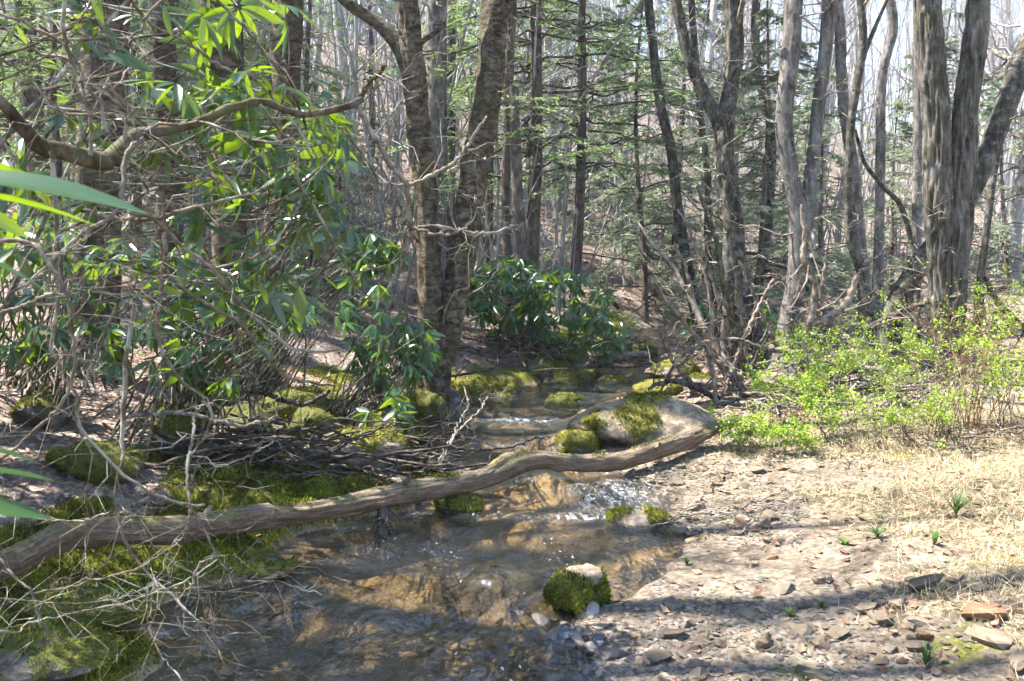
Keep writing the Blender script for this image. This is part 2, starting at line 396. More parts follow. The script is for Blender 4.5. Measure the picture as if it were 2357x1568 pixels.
def logmat():
    t = NT('log_wood'); tc = t.n('UVMap'); mp = t.n('Mapping'); t.L(tc.outputs[0], mp.inputs[0]); mp.inputs['Scale'].default_value = (1.2, 9, 1)
    n = t.noise(mp.outputs[0], 6, 8, .7, .4); n2 = t.noise(t.coord(), 60, 4, .7)
    f = t.math('ADD', t.math('MULTIPLY', n, .75), t.math('MULTIPLY', n2, .25))
    col = t.ramp(f, [(.36, (.035,.025,.018)), (.5, (.15,.11,.078)), (.62, (.31,.25,.19))])
    up = t.n('SeparateXYZ'); ge = t.n('NewGeometry'); t.L(ge.outputs['Normal'], up.inputs[0])
    warm_light = t.ramp(up.outputs[2], [(.2, 1.), (.75, 0.)])  # orange light on the log's sides and underside, painted into the wood colour
    col = t.mix(t.math('MULTIPLY', warm_light, .3), col, (.19, .095, .048))
    big = t.noise(t.coord(), 3.5, 5, .65)
    mm = t.math('MULTIPLY', t.ramp(big, [(.48, 0.), (.6, 1.)]), t.ramp(up.outputs[2], [(.3, 0.), (.8, .7)]))
    col = t.mix(mm, col, t.ramp(n2, [(.4, (.07,.065,.015)), (.6, (.23,.21,.06))]))
    return t.done(t.prin(col, .85, t.bump(f, .9, .02), .2))
M['log'] = logmat()

# ------------------------------------------------------------------ ground sheet
def axis(a, b, step, lo, hi, g=1.13):
    m = list(np.arange(a, b, step)); s = step; v = m[-1]
    while v < hi: s = min(s*g, 3.0); v += s; m.append(v)
    s = step; v = m[0]; pre = []
    while v > lo: s = min(s*g, 3.0); v -= s; pre.append(v)
    return np.array(pre[::-1]+m)
gx = axis(-3.4, 4.6, .034, -110, 110); gy = axis(2.3, 9.5, .034, -30, 170)
GX, GY = np.meshgrid(gx, gy)
GZ = H(GX, GY)
nx, ny = len(gx), len(gy)
ii = (np.arange(ny-1)[:, None]*nx+np.arange(nx-1)[None]).reshape(-1)
GF = np.stack([ii, ii+1, ii+nx+1, ii+nx], -1)
_T = np.concatenate([np.arange(1.5, 14, .12), np.arange(14, 90, 1.2)])
def HG(x, y):
    """ground height read back from the ground sheet"""
    i = np.clip(np.searchsorted(gx, x)-1, 0, nx-2); j = np.clip(np.searchsorted(gy, y)-1, 0, ny-2)
    a = (x-gx[i])/(gx[i+1]-gx[i]); b = (y-gy[j])/(gy[j+1]-gy[j])
    return (GZ[j, i]*(1-a)+GZ[j, i+1]*a)*(1-b)+(GZ[j+1, i]*(1-a)+GZ[j+1, i+1]*a)*b
def G(vx, vy):
    d = ray(vx, vy); d = d/d[1]; T = _T
    for step in range(2):
        P = np.array([0, 0, CAM_H])+T[:, None]*d
        h = HG(P[:, 0], P[:, 1]); k = max(1, int(np.argmax(P[:, 2] < h)))
        if step == 0: T = np.linspace(T[k-1], T[k], 14)
    return np.array([P[k, 0], P[k, 1], h[k]])
def zones(x, y):
    l, r = edges(y); dl = l-x; dr = x-r
    n1 = fbm2(x, y, .55, 41, 4); n2 = fbm2(x, y, 1.1, 51, 4)
    bed = sm(-.02, .04, np.minimum(-dl, -dr)+.03)*(1-sm(11.5, 14, y))
    moss = sm(.0, .05, dl)*sm(.04, .2, n1*.9+.55-.36*np.maximum(dl, 0)-.0*y)*(y < 16)
    moss = np.maximum(moss, .8*sm(.25, .5, fbm2(x, y, .35, 61, 3)-.02)*sm(.3, 1, dr)*(1-sm(3, 5, dr)))
    behind = sm(6.0, 6.9, y-.12*(x-2)+n2*.6)
    dirt = sm(-.1, .05, dr)*(1-behind)
    straw = sm(.0, .35, n2*.7+(dr-1.0)*.5+(y-4.0)*.1)*dirt
    return dict(bed=bed, moss=moss*(1-bed), dirt=dirt, straw=straw*.85)
Z = zones(GX.ravel(), GY.ravel())
ground = ob('ground', np.stack([GX, GY, GZ], -1), GF, M['ground'], kind='structure', cols=Z)
ground['label'] = 'leaf-covered forest floor with mossy bank, sandy stream bed and wooded slope'

# ------------------------------------------------------------------ water
wy = np.concatenate([np.arange(-6, 2, .25), np.arange(2, 9.5, .025), np.arange(9.5, 18, .06), np.arange(18, 34, .3)])
wu = np.linspace(0, 1, 90)
wl_, wr_ = edges(wy)
WX = (wl_-.15)[:, None]+((wr_-wl_+.5)[:, None])*wu[None]
WYg = wy[:, None]*np.ones_like(WX)
q = np.stack([WX*5.5, WYg*2.2, np.zeros_like(WX)], -1)
rif = np.exp(-(((WX-.62)/.34)**2+((WYg-5.35)/.5)**2))+1.0*np.exp(-(((WX-.45)/.4)**2+((WYg-4.72)/.13)**2))+.6*np.exp(-(((WYg-8.1)/.35)**2))+.5*np.exp(-(((WYg-9.9)/.5)**2))
rif = rif+.35*np.exp(-(((WX+.85)/.4)**2+((WYg-4.2)/.5)**2))+.3*np.exp(-(((WX+.75)/.35)**2+((WYg-3.05)/.4)**2))
WZ = wz(WYg)+fbm(q, 77, 3)*.014*(1+1.6*np.clip(rif, 0, 1))+.012*np.exp(-((WYg-4.78+.15*np.sin(WX*3))/.09)**2)*sm(-.2, .4, WX)
n0, n1 = WX.shape
ii = (np.arange(n0-1)[:, None]*n1+np.arange(n1-1)[None]).reshape(-1)
WF = np.stack([ii, ii+1, ii+n1+1, ii+n1], -1)
foam_glint = np.clip(1.1*np.exp(-(((WX-.55)/.3)**2+((WYg-4.8)/.06)**2))+.85*np.exp(-(((WX-.7)/.25)**2+((WYg-5.35)/.35)**2))+.9*np.exp(-(((WX-.15)/.35)**2+((WYg-8.0)/.15)**2))+.5*np.exp(-(((WX-.1)/.5)**2+((WYg-7.0)/.2)**2)), 0, 1)
water = ob('stream_water', np.stack([WX, WYg, WZ], -1), WF, M['water'], kind='structure', cols=dict(riffle=np.clip(rif, 0, 1).ravel(), foam_glint=foam_glint.ravel()))
water['label'] = 'clear shallow brown stream rippling over sand'
def setuv(o, UV):
    me = o.data; ul = me.uv_layers.new(name='UVMap')
    li = np.zeros(len(me.loops), np.int32); me.loops.foreach_get('vertex_index', li)
    ul.data.foreach_set('uv', UV[li].astype(np.float32).reshape(-1))
setuv(water, np.stack([WX, WYg], -1).reshape(-1, 2))

# ------------------------------------------------------------------ tree builders
def stem_world(path, Y, ext_top=0, bury=.35, lean=None):
    """path rows (vx, vy, width) from top to bottom; Y depth or (top, bottom). returns points bottom->top, radii"""
    p = np.array(path, float)[::-1]
    d = np.linspace(Y[1], Y[0], len(p)) if isinstance(Y, tuple) else np.full(len(p), float(Y))
    pts = np.array([W(a[0], a[1], dd) for a, dd in zip(p, d)]); r = p[:, 2]/2/FV*d
    return pts, r
def hero_stem(path, Y, n=26, N=110, ext=7.0, ridges=0, flare=.6, lump=.12, seed=0, ground_it=True):
    pts, r = stem_world(path, Y)
    if ground_it:
        b = pts[0]; gz = float(H(b[0], b[1]))
        if b[2] > gz: pts = np.concatenate([[[b[0]+.02, b[1], gz]], pts]); r = np.concatenate([[r[0]*1.05], r])
        pts = np.concatenate([[[pts[0][0], pts[0][1], gz-.35]], pts]); r = np.concatenate([[r[0]*1.1], r])
    vis_top = len(pts)
    if ext:
        d = nrm(pts[-1]-pts[-3]); d = nrm(d+np.array([0, 0, .6])); k = 4
        for i in range(1, k+1):
            pts = np.concatenate([pts, [pts[-1]+d*ext/k+RNG.normal(size=3)*.1]]); r = np.concatenate([r, [r[-1]*(.8 if i < k else .5)]])
    A = crs(np.concatenate([pts, r[:, None]], 1), N); P = A[:, :3]; R = np.maximum(A[:, 3], .004)
    gz = float(H(P[2][0], P[2][1])); hgt = np.maximum(P[:, 2]-gz, 0)
    R = R*(1+flare*np.exp(-hgt/.22))
    V, F, _ = tubes(P, R, n)
    V = V.reshape(N, n, 3); a = np.arange(n)*2*np.pi/n
    arc = np.concatenate([[0], np.cumsum(np.linalg.norm(np.diff(P, axis=0), axis=1))])
    q = bst(np.cos(a)[None]*1.3, np.sin(a)[None]*1.3, arc[:, None]*2.2)
    k = 1+lump*fbm(q+seed*3.1, seed, 3)
    k = k+flare*.5*np.exp(-hgt/.3)[:, None]*vnoise(bst(np.cos(a)[None]*2.2, np.sin(a)[None]*2.2, 0*arc[:, None]+seed), seed+4)
    if ridges:
        q2 = bst(np.cos(a)[None]*ridges, np.sin(a)[None]*ridges, arc[:, None]*4.5)
        k = k+.30*(.45-np.abs(vnoise(q2+.35*fbm(q2*.7, seed+3, 2)[..., None], seed+9))*1.6)+.08*fbm(q2*2.3, seed+12, 2)
    V = P[:, None]+(V-P[:, None])*k[..., None]
    return V.reshape(-1, 3), F, P, R
def crown_from(P, R, k1=5, s0=.62, seed=0, twigs=True, l1=.32):
    A, a = grow(P[None], R[None], k1, s0, .99, l1, 45, 6, .25, .12, .35)
    B, b = grow(A, a, 5, .25, .98, .5, 42, 5, .15, .15, .55)
    C, c = grow(B, b, 4, .2, .98, .5, 42, 4, .1, .15, .6)
    return joinm([tubes(A, a, 5), tubes(B, b, 4), tubes(C, c, 3)])
def hero_tree(name, label, stems, Y, mat, cat='tree', n=26, ridges=0, ext=7, flare=.6, lump=.12, seed=1, twigs=20, twiglen=.9, limbs=(), crown=True, group=None, N=110):
    base = None; stuff = []
    for i, st in enumerate(stems):
        yy = Y[i] if isinstance(Y, list) else Y
        V, F, P, R = hero_stem(st, yy, n, N, ext, ridges, flare if i == 0 else flare*.5, lump, seed+i, ground_it=True)
        stuff.append((V, F, P, R))
    g = stuff[0][2][3]; loc = (g[0], g[1], float(H(g[0], g[1])))
    t = thing(name, label, cat, loc, group)
    trunks = [ob('trunk', V, F, mat, t) for V, F, P, R in stuff]
    for (pth, yy) in limbs:
        pts, r = stem_world(pth, yy); A = crs(np.concatenate([pts, r[:, None]], 1), 24)
        V, F, _ = tubes(A[:, :3], np.maximum(A[:, 3], .003), 10, .15); ob('limb', V, F, mat, t)
    if crown:
        parts = []
        for V, F, P, R in stuff:
            v, f, r = crown_from(P, R); parts.append((v, f[0]))
        v, f, _ = joinm(parts); ob('crown', v, f, M['twig_grey'], t)
    if twigs:
        parts = []
        for V, F, P, R in stuff:
            A, a = grow(P[None, 8:75], R[None, 8:75]*.12, twigs, .15, .98, .2, 70, 6, .05, .22, 1.0, .004, .8, lens=twiglen)
            B, b = grow(A, a, 4, .25, .95, .5, 45, 4, .0, .2, .7, .002)
            parts += [tubes(A, a, 4), tubes(B, b, 3)]
        v, f, r = joinm(parts); ob('twigs', v, f, M['twig_grey'], trunks[0], kind='stuff')
    return t

GX_ = None
hero_tree('birch_tree', 'thick peeling birch trunk rising behind the overhanging rhododendron limb fork',
          [[(240,-60,100),(244,0,100),(240,120,104),(238,220,104),(232,320,98),(226,420,98),(222,560,100),(215,700,108),(212,900,125)]], 7.0, M['bark_birch'], seed=3, lump=.2, twigs=6)
hero_tree('birch_tree', 'straight peeling birch trunk behind the rhododendron leaves, flared mossy foot',
          [[(500,-60,95),(504,0,98),(508,100,96),(519,200,82),(528,320,80),(532,470,82),(536,620,90),(540,780,98),(540,890,120)]], 7.6, M['bark_birch'], seed=7, lump=.2, twigs=6)
hero_tree('birch_tree', 'slimmer peeling birch trunk leaning beside the leafy limb tip',
          [[(668,-60,62),(662,40,64),(657,150,64),(660,250,56),(658,340,50),(642,440,50),(630,560,50),(615,700,55),(605,820,62)]], 9.2, M['bark_birch'], seed=12, lump=.2, twigs=8)
hero_tree('birch_tree', 'thin dark birch trunk between the two thick peeling birches',
          [[(384,-60,54),(381,20,54),(378,120,52),(382,300,50),(385,480,50),(386,640,54),(386,780,60)]], 10.5, M['bark_birch'], seed=15, lump=.2, twigs=8)
hero_tree('birch_tree', 'twin-stemmed peeling birch on the mossy bank at the stream bend',
          [[(925,-60,44),(938,0,46),(945,100,47),(957,200,50),(967,310,50),(978,430,50),(985,560,52),(990,700,56),(993,800,60),(996,876,66)],
           [(1152,-60,64),(1143,0,64),(1135,100,60),(1127,200,57),(1112,300,60),(1095,380,62),(1078,480,62),(1063,580,58),(1050,680,54),(1028,780,54),(1008,870,58)]],
          8.3, M['bark_birch'], seed=21, lump=.22, n=32, ridges=1.6, twigs=10,
          limbs=[([(760,-30,20),(814,18,26),(870,55,28),(919,112,34),(955,190,44)], 8.3), ([(1000,55,8),(1020,60,10),(1050,85,12),(935,110,18)][:2]+[(940,118,14)], 8.3)])
hero_tree('oak_tree', 'broad straight pale grey trunk standing behind the twin birch', [[(1004,-60,46),(1004,60,47),(1005,300,48),(1003,500,50),(1000,690,54)]], 12.5, M['bark_grey'], seed=31, twigs=14, lump=.05)
hero_tree('bare_tree', 'narrow dark trunk tight beside the broad pale grey trunk', [[(1040,-60,20),(1038,150,22),(1036,400,24),(1034,690,27)]], 16, M['bark_dark'], seed=33, twigs=14)
hero_tree('bare_tree', 'dark V-forked tree with mottled bark beside the tangled dead saplings',
          [[(1678,-60,38),(1684,0,38),(1690,60,38),(1690,130,36),(1678,220,36),(1668,300,42),(1666,350,42),(1678,430,42),(1688,520,42),(1693,600,45),(1705,680,48),(1728,790,55)],
           [(1545,-60,20),(1556,0,22),(1572,80,24),(1592,150,25),(1620,215,26),(1648,270,28),(1662,320,30),(1668,370,30),(1680,440,30)][:9]],
          10.0, M['bark_dark'], seed=41, ridges=2, n=32, twigs=26)
hero_tree('bare_tree', 'grey two-stemmed tree parting low above the green shrubs',
          [[(1832,-60,36),(1828,0,38),(1820,120,40),(1808,220,38),(1805,300,38),(1815,370,36),(1828,440,36),(1838,520,42),(1832,640,40),(1815,740,40),(1810,805,46)],
           [(1915,-60,30),(1909,0,30),(1900,120,29),(1885,230,28),(1875,330,28),(1866,400,28),(1860,470,29),(1848,540,30),(1838,640,30)]],
          9.5, M['bark_grey'], seed=51, n=30, twigs=26)
hero_tree('bare_tree', 'slim crooked trunk with a high fork beside the shaggy grey trunk',
          [[(1978,-60,15),(1980,0,16),(1987,98,17),(1967,228,18),(1957,315,18),(1952,456,18),(1957,550,19),(1985,640,20),(2000,720,22)]], 10.8, M['bark_dark'], seed=61, twigs=20,
          limbs=[([(2050,-20,8),(2020,50,9),(1995,110,11),(1985,140,13)], 10.8)])
hero_tree('bare_tree', 'shaggy grey trunk curving behind the slim crooked trunk',
          [[(1928,-60,20),(1930,0,20),(1935,105,22),(1942,245,23),(1964,385,24),(1978,550,26),(1993,700,30)]], 12.0, M['bark_grey'], seed=65, ridges=2, twigs=18)
hero_tree('bare_tree', 'tall grey trunk with a kinked top between the slim crooked tree and the furrowed twin',
          [[(2046,-60,19),(2050,0,20),(2055,70,20),(2031,175,20),(2027,315,21),(2024,525,22),(2020,690,25)]], 13, M['bark_grey'], seed=68, twigs=22)
hero_tree('bare_tree', 'bluish grey trunk right behind the furrowed twin tree',
          [[(2112,-60,18),(2114,150,19),(2112,350,20),(2110,500,21),(2108,680,24)]], 14.5, M['bark_grey'], seed=69, twigs=18)
hero_tree('oak_tree', 'twin-stemmed tree with deeply furrowed grey bark above the leafy rose thicket',
          [[(2134,-60,50),(2136,0,51),(2141,105,53),(2154,245,54),(2158,350,56),(2160,490,54),(2161,580,48),(2162,690,44),(2166,800,50)],
           [(2256,-60,44),(2252,0,45),(2243,105,48),(2226,228,47),(2217,350,51),(2210,525,47),(2203,600,44),(2197,700,44),(2192,800,48)]],
          8.4, M['bark_furrow'], seed=71, n=84, N=230, ridges=4.6, twigs=14, lump=.06)
hero_tree('leaning_tree', 'lichen-spotted leaning trunk passing behind the furrowed twin, roots exposed',
          [[(2420,10,46),(2357,130,46),(2330,205,46),(2300,285,46),(2268,365,46),(2235,440,45),(2190,520,44),(2130,590,44),(2085,660,44),(2050,735,46)]], (9.6, 9.2), M['bark_dark'], seed=81, n=30, ext=3, twigs=16, crown=True)
hero_tree('bare_tree', 'slim dark trunk leaning beyond the leaning lichen trunk',
          [[(2380,60,12),(2350,160,13),(2328,245,14),(2296,350,15),(2276,490,15),(2262,600,16),(2255,680,18)]], 12, M['bark_dark'], seed=84, twigs=20)
hero_tree('bare_tree', 'thin crooked sapling bending over beside the furrowed twin tree',
          [[(1968,300,7),(1976,330,8),(1992,378,9),(2037,434,10),(2073,473,11),(2095,545,12),(2108,620,13),(2112,700,14)]], 10.2, M['bark_dark'], seed=86, n=12, ext=0, crown=False, twigs=12)
for i, (pth, y, lab) in enumerate([
    ([(1180,-60,17),(1176,100,18),(1168,300,19),(1164,450,20),(1172,700,22)], 12, 'dark thin trunk rising through the rhododendron bush, close to the twin birch'),
    ([(1184,200,20),(1187,350,25),(1194,480,26),(1206,600,27),(1214,720,30)], 11.6, 'reddish brown broken-topped trunk in the rhododendron bush'),
    ([(1130,200,15),(1128,380,17),(1126,520,18),(1124,680,20)], 15, 'pale grey trunk seen in the gap beside the twin birch'),
    ([(1590,-60,14),(1600,120,15),(1612,260,15),(1630,420,15),(1628,560,16),(1640,700,18)], 13, 'slender dark trunk behind the V-forked tree'),
    ([(1745,-60,18),(1738,60,18),(1748,180,19),(1775,300,20),(1770,480,22),(1755,600,22),(1735,720,26)], 14, 'dark trunk between the V-forked tree and the two-stemmed tree'),
    ([(1490,-60,20),(1500,80,20),(1520,240,22),(1545,350,23),(1560,480,24),(1580,600,25),(1600,720,27)], 13.5, 'tall trunk tilting beside the hemlocks'),
    ]):
    hero_tree('bare_tree', lab, [pth], y, M['bark_hem'] if i < 3 else M['bark_dark'], seed=100+i, n=16, twigs=20, ext=6 if i != 1 else 0, crown=i != 1)

# ------------------------------------------------------------------ hemlocks
def hemlock(h, r, seed, nb=70, l0=2.4, droop=-.25, zmin=.12, pl=None, fine=1.0):
    N = 26; z = np.linspace(-.4, h, N); P = np.stack([.12*vnoise(np.stack([z*.3, z*0+seed, z*0], -1), seed), .12*vnoise(np.stack([z*.3, z*0+seed, z*0+9], -1), seed), z], -1)
    R = r*(1-.9*np.linspace(0, 1, N))+.01
    tr = tubes(P, R, 10, .08)
    s = RNG.uniform(zmin, .98, nb); az = RNG.uniform(0, 2*np.pi, nb)
    ln = l0*(1-s)**.7*RNG.uniform(.55, 1.15, nb)+.35
    st = np.stack([np.interp(s, np.linspace(0, 1, N), P[:, k]) for k in range(3)], -1)
    u = np.linspace(0, 1, 9)
    d = np.stack([np.cos(az), np.sin(az), RNG.uniform(-.25, .4, nb)], -1)
    A = st[:, None]+d[:, None]*(ln[:, None]*u)[..., None]; A[..., 2] += droop*ln[:, None]*u**2*RNG.uniform(.4, 1.4, (nb, 1))
    A += np.cumsum(RNG.normal(size=A.shape), 1)*.03*ln[:, None, None]
    a = (.006+.007*ln)[:, None]*(1-.85*u)
    # flat side twigs
    k = int(16*fine); t0 = nrm(A[:, -1]-A[:, 0]); side = nrm(np.cross(t0, [0, 0, 1.]))
    s2 = RNG.uniform(.22, 1, (nb, k)); x = s2*8; i0 = np.clip(x.astype(int), 0, 7); b = np.arange(nb)[:, None]; f = (x-i0)[..., None]
    st2 = A[b, i0]*(1-f)+A[b, i0+1]*f
    sg = np.where(RNG.random((nb, k)) < .5, -1., 1.)[..., None]
    d2 = nrm(t0[:, None]*.75+side[:, None]*sg*RNG.uniform(.6, 1.1, (nb, k, 1))+RNG.normal(size=(nb, k, 3))*.16)
    l2 = (ln[:, None]*.30*(1.15-s2*.7)*RNG.uniform(.6, 1.2, (nb, k)))
    u2 = np.linspace(0, 1, 5)
    B = st2[:, :, None]+d2[:, :, None]*(l2[..., None]*u2)[..., None]; B[..., 2] -= .22*l2[..., None]*u2**2
    B = B.reshape(-1, 5, 3); bb = (np.full(len(B), .0035)[:, None]*(1-.6*u2))
    limb = joinm([tubes(A, a, 4), tubes(B, bb, 3)])
    # needle sprays
    m = int(20*fine); s3 = RNG.uniform(.05, 1, (len(B), m)); x = s3*4; i0 = np.clip(x.astype(int), 0, 3); b = np.arange(len(B))[:, None]; f = (x-i0)[..., None]
    p3 = (B[b, i0]*(1-f)+B[b, i0+1]*f).reshape(-1, 3)
    tt = np.repeat(nrm(B[:, -1]-B[:, 0]), m, 0); sd_ = nrm(np.cross(tt, [0, 0, 1.]))
    sg = np.where(RNG.random(len(tt)) < .5, -1., 1.)[:, None]
    X = nrm(tt*RNG.uniform(.3, .9, (len(tt), 1))+sd_*sg+RNG.normal(size=tt.shape)*.2)
    X, Y, Zz = rframe(X, nrm(np.array([[0, 0, 1.]])+RNG.normal(size=X.shape)*.7))
    tv = np.array([[0, 0, 0], [.45, .13, .01], [1, 0, -.06], [.45, -.13, .01]]); tf = np.array([[0, 1, 2, 3]])
    nd = place(tv, tf, X, Y, Zz, p3, RNG.uniform(.045, .115, len(p3)))
    return tr, limb, nd
HEROX = [(240, 'the thick peeling birch'), (508, 'the straight peeling birch'), (660, 'the slim leaning birch'), (950, 'the twin birch'), (1130, 'the broken-topped trunk'), (1260, 'the stream hemlocks'), (1400, 'the dead saplings'), (1540, 'the tilting tall trunk'), (1680, 'the V-forked tree'), (1840, 'the grey two-stemmed tree'), (1965, 'the slim crooked trunk'), (2150, 'the furrowed twin tree'), (2330, 'the leaning lichen trunk')]
HEM = []
def hem_thing(spec, loc, label, group=None, mat='hem'):
    tr, lb, nd = hemlock(**spec)
    t = thing('hemlock_tree', label, 'tree', (0, 0, 0), group)
    ob('trunk', tr[0], tr[1], M['bark_hem'], t)
    lo_ = ob('limbs', lb[0], lb[1], M['bark_hem'], t, kind='stuff')
    ob('needles', nd[0], nd[1], M[mat], lo_, rnd=nd[2], kind='stuff')
    t.location = loc
    return t
def gl(x, y): return (x, y, float(H(x, y)))
def gv(vx, Y):
    x = (vx-1178.5)/FV*Y*1.0; return gl(x, Y)
HL = 'dark green hemlock with sweeping flat sprays'
h1 = hem_thing(dict(h=13, r=.12, seed=1, nb=105, l0=2.9, zmin=.2), gv(1225, 13), 'dark green hemlock rising behind the rhododendron bush, flat sprays sweeping over it')
h2 = hem_thing(dict(h=11, r=.10, seed=2, nb=95, l0=3.0, zmin=.27), gv(1330, 14), 'green hemlock with drooping sprays and bare dead lower limbs behind the bush')
h3 = hem_thing(dict(h=14, r=.16, seed=3, nb=115, l0=3.6, zmin=.1), gv(100, 12), 'hemlock of airy green sprays behind the thick peeling birch', 'hemlocks behind the birches')
h4 = hem_thing(dict(h=5.2, r=.05, seed=4, nb=60, l0=1.7, zmin=.1, droop=-.35), gv(1745, 12.5), 'young pale green hemlock beneath the V-forked tree', None, 'hem_pale')
HB = 'hemlocks behind the birches'
for (vx, y, s, rz) in [(330, 14, .62, 2), (480, 17, .7, 3.2), (720, 15, .5, 4.1), (20, 16, .8, 5), (600, 22, .72, .5), (860, 21, .6, 1.5), (200, 20, .85, 2.5), (420, 11.5, .4, 2.2), (150, 9.8, .36, 4), (640, 12.5, .42, 5.2), (300, 18, .7, .3), (560, 14.5, .5, 2.9)]:
    copy_tree(h3, gv(vx, y), rz, s, '%s hemlock of airy green sprays behind %s' % ('low' if s < .58 else ('mid-sized' if s < .75 else 'tall'), min(HEROX, key=lambda q_: abs(q_[0]-vx))[1]), HB)
h3['label'] = 'tallest hemlock of airy green sprays behind the thick peeling birch'
for (vx, y, s, rz, lab) in [(1470, 16, 1.25, 1.3, 'pale grey-green hemlock beside the tilting tall trunk'), (800, 11, .6, 2, 'small pale green hemlock sapling on the litter slope behind the slim birch'), (1880, 15, .9, .4, 'pale hemlock sapling behind the grey two-stemmed tree'),
                            (2050, 17, .8, 3, 'pale hemlock sapling behind the kinked grey trunk'), (1560, 20, 1.5, 4, 'tall pale hemlock on the slope behind the V-forked tree'), (1100, 19, 1.1, 2, 'pale hemlock on the slope seen past the twin birch'), (1340, 23, 1.5, 1, 'pale hemlock high behind the stream hemlocks'), (1660, 17.5, .9, 5, 'short pale hemlock close behind the V-forked tree'),
                            (1800, 21, 1.3, 3, 'pale hemlock between the V-forked tree and the two-stemmed tree'), (2160, 20, 1.2, 2.2, 'pale hemlock hidden behind the furrowed twin tree'), (2300, 17, .9, 1.2, 'pale hemlock sapling beyond the leaning lichen trunk'), (1230, 27, 1.7, .4, 'tall pale hemlock far up the slope behind the rhododendron bush')]:
    copy_tree(h4, gv(vx, y), rz, s, lab)

# ------------------------------------------------------------------ bare trees of the slope
def bare_variant(h, r, seed, lean, zs=.3):
    N = 22; z = np.linspace(-.5, h, N)
    P = np.stack([lean*z+.35*vnoise(np.stack([z*.22, z*0+seed, z*0], -1), seed), .3*vnoise(np.stack([z*.22, z*0+seed, z*0+5], -1), seed+2), z], -1)
    R = r*(1-.85*np.linspace(0, 1, N)**1.1); R[0] *= 1.4; R[1] *= 1.15
    A, a = grow(P[None], R[None], 26, zs, .99, .22, 48, 6, .3, .14, .32)
    B, b = grow(A, a, 6, .15, .98, .5, 45, 5, .15, .16, .5, .003)
    C, c = grow(B, b, 5, .15, .98, .55, 42, 4, .1, .16, .6, .0022)
    return tubes(P, R, 8, .1), joinm([tubes(A, a, 4), tubes(B, b, 3), tubes(C, c, 3)])
VAR = []
for i in range(10):
    tr, cr = bare_variant(random.uniform(11, 17), random.uniform(.085, .17) if i < 5 else random.uniform(.045, .08), 200+i*5, random.uniform(-.07, .07), .12 if i % 2 else .3)
    VAR.append((tr, cr, ['straight', 'tilted', 'forked', 'slim'][i % 4]))
def lab_bg(vx, y, k):
    nm = min(HEROX, key=lambda q_: abs(q_[0]-vx))[1]
    return '%s bare tree %s the leafy slope behind %s' % ('stout' if k < 5 else 'pole-thin', 'low on' if y < 30 else ('halfway up' if y < 55 else 'high on'), nm)
vt = []
taken = []
cnt = 0; tries = 0
while cnt < 295 and tries < 9000:
    tries += 1
    y = 17.5+73*random.random()**1.15; vx = random.uniform(-250, 2600)
    x = (vx-1178.5)/FV*y
    if y < 22 and 1150 < vx < 1650 and random.random() < .5: continue
    if any((x-a)**2+(y-b)**2 < (.55+.012*y)**2 for a, b in taken): continue
    taken.append((x, y)); k = random.randrange(10)
    loc = gl(x, y); s = random.uniform(.7, 1.25); LAB_BG = lab_bg(vx, y, k)
    if len(vt) <= k or vt[k] is None:
        while len(vt) <= k: vt.append(None)
        t = thing('bare_tree', LAB_BG, 'tree', (0, 0, 0), 'bare trees on the slope')
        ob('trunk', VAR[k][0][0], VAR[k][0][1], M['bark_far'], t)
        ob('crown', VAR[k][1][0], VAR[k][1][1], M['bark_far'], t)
        t.location = loc; vt[k] = t
    else: copy_tree(vt[k], loc, random.uniform(0, 6.28), s, LAB_BG, 'bare trees on the slope')
    cnt += 1
# far wood as one mass
nb_ = 380
fy = RNG.uniform(55, 125, nb_); fx = RNG.uniform(-.85, .85, nb_)*fy
fz = H(fx, fy)
u = np.linspace(0, 1, 5); hh = RNG.uniform(11, 18, nb_)
P = np.stack([fx, fy, fz-.5], -1)[:, None]+np.stack([RNG.normal(size=nb_)*.08, RNG.normal(size=nb_)*.08, np.ones(nb_)], -1)[:, None]*(hh[:, None]*u)[..., None]
R = (RNG.uniform(.1, .2, nb_))[:, None]*(1-.8*u)
A, a = grow(P, R, 9, .25, .98, .25, 45, 3, .25, .1, .4, .013)
B, b = grow(A, a, 3, .2, .95, .6, 42, 3, .1, .1, .6, .01)
v, f, _ = joinm([tubes(P, R, 4), tubes(A, a, 3), tubes(B, b, 3)])
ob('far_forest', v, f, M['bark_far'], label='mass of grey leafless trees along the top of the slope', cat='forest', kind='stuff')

nb_ = 3100
uy = 12.5+60*RNG.random(nb_)**1.3; ux = RNG.uniform(-.72, .75, nb_)*uy
e0, e1 = edges(uy); kk = ((ux < e0-.5) | (ux > e1+.5)) & ~((uy < 17) & (ux > 1.2)); uy, ux = uy[kk], ux[kk]; nb_ = len(ux)
u = np.linspace(0, 1, 5); hh = np.where(RNG.random(nb_) < .38, RNG.uniform(4, 9.5, nb_), RNG.uniform(.8, 4, nb_))
P = np.stack([ux, uy, H(ux, uy)-.1], -1)[:, None]+np.stack([RNG.normal(size=nb_)*.22, RNG.normal(size=nb_)*.2, np.ones(nb_)], -1)[:, None]*(hh[:, None]*u)[..., None]
P += np.cumsum(RNG.normal(size=P.shape), 1)*.04
R = (.004+.004*hh)[:, None]*(1-.8*u)
A, a = grow(P, R, 5, .2, .98, .35, 50, 3, .1, .15, .6, .003)
v, f, _ = joinm([tubes(P, R, 3), tubes(A, a, 3)])
ob('undergrowth', v, f, M['bark_far'], label='thin leafless undergrowth of saplings and twigs across the slope', cat='undergrowth', kind='stuff')

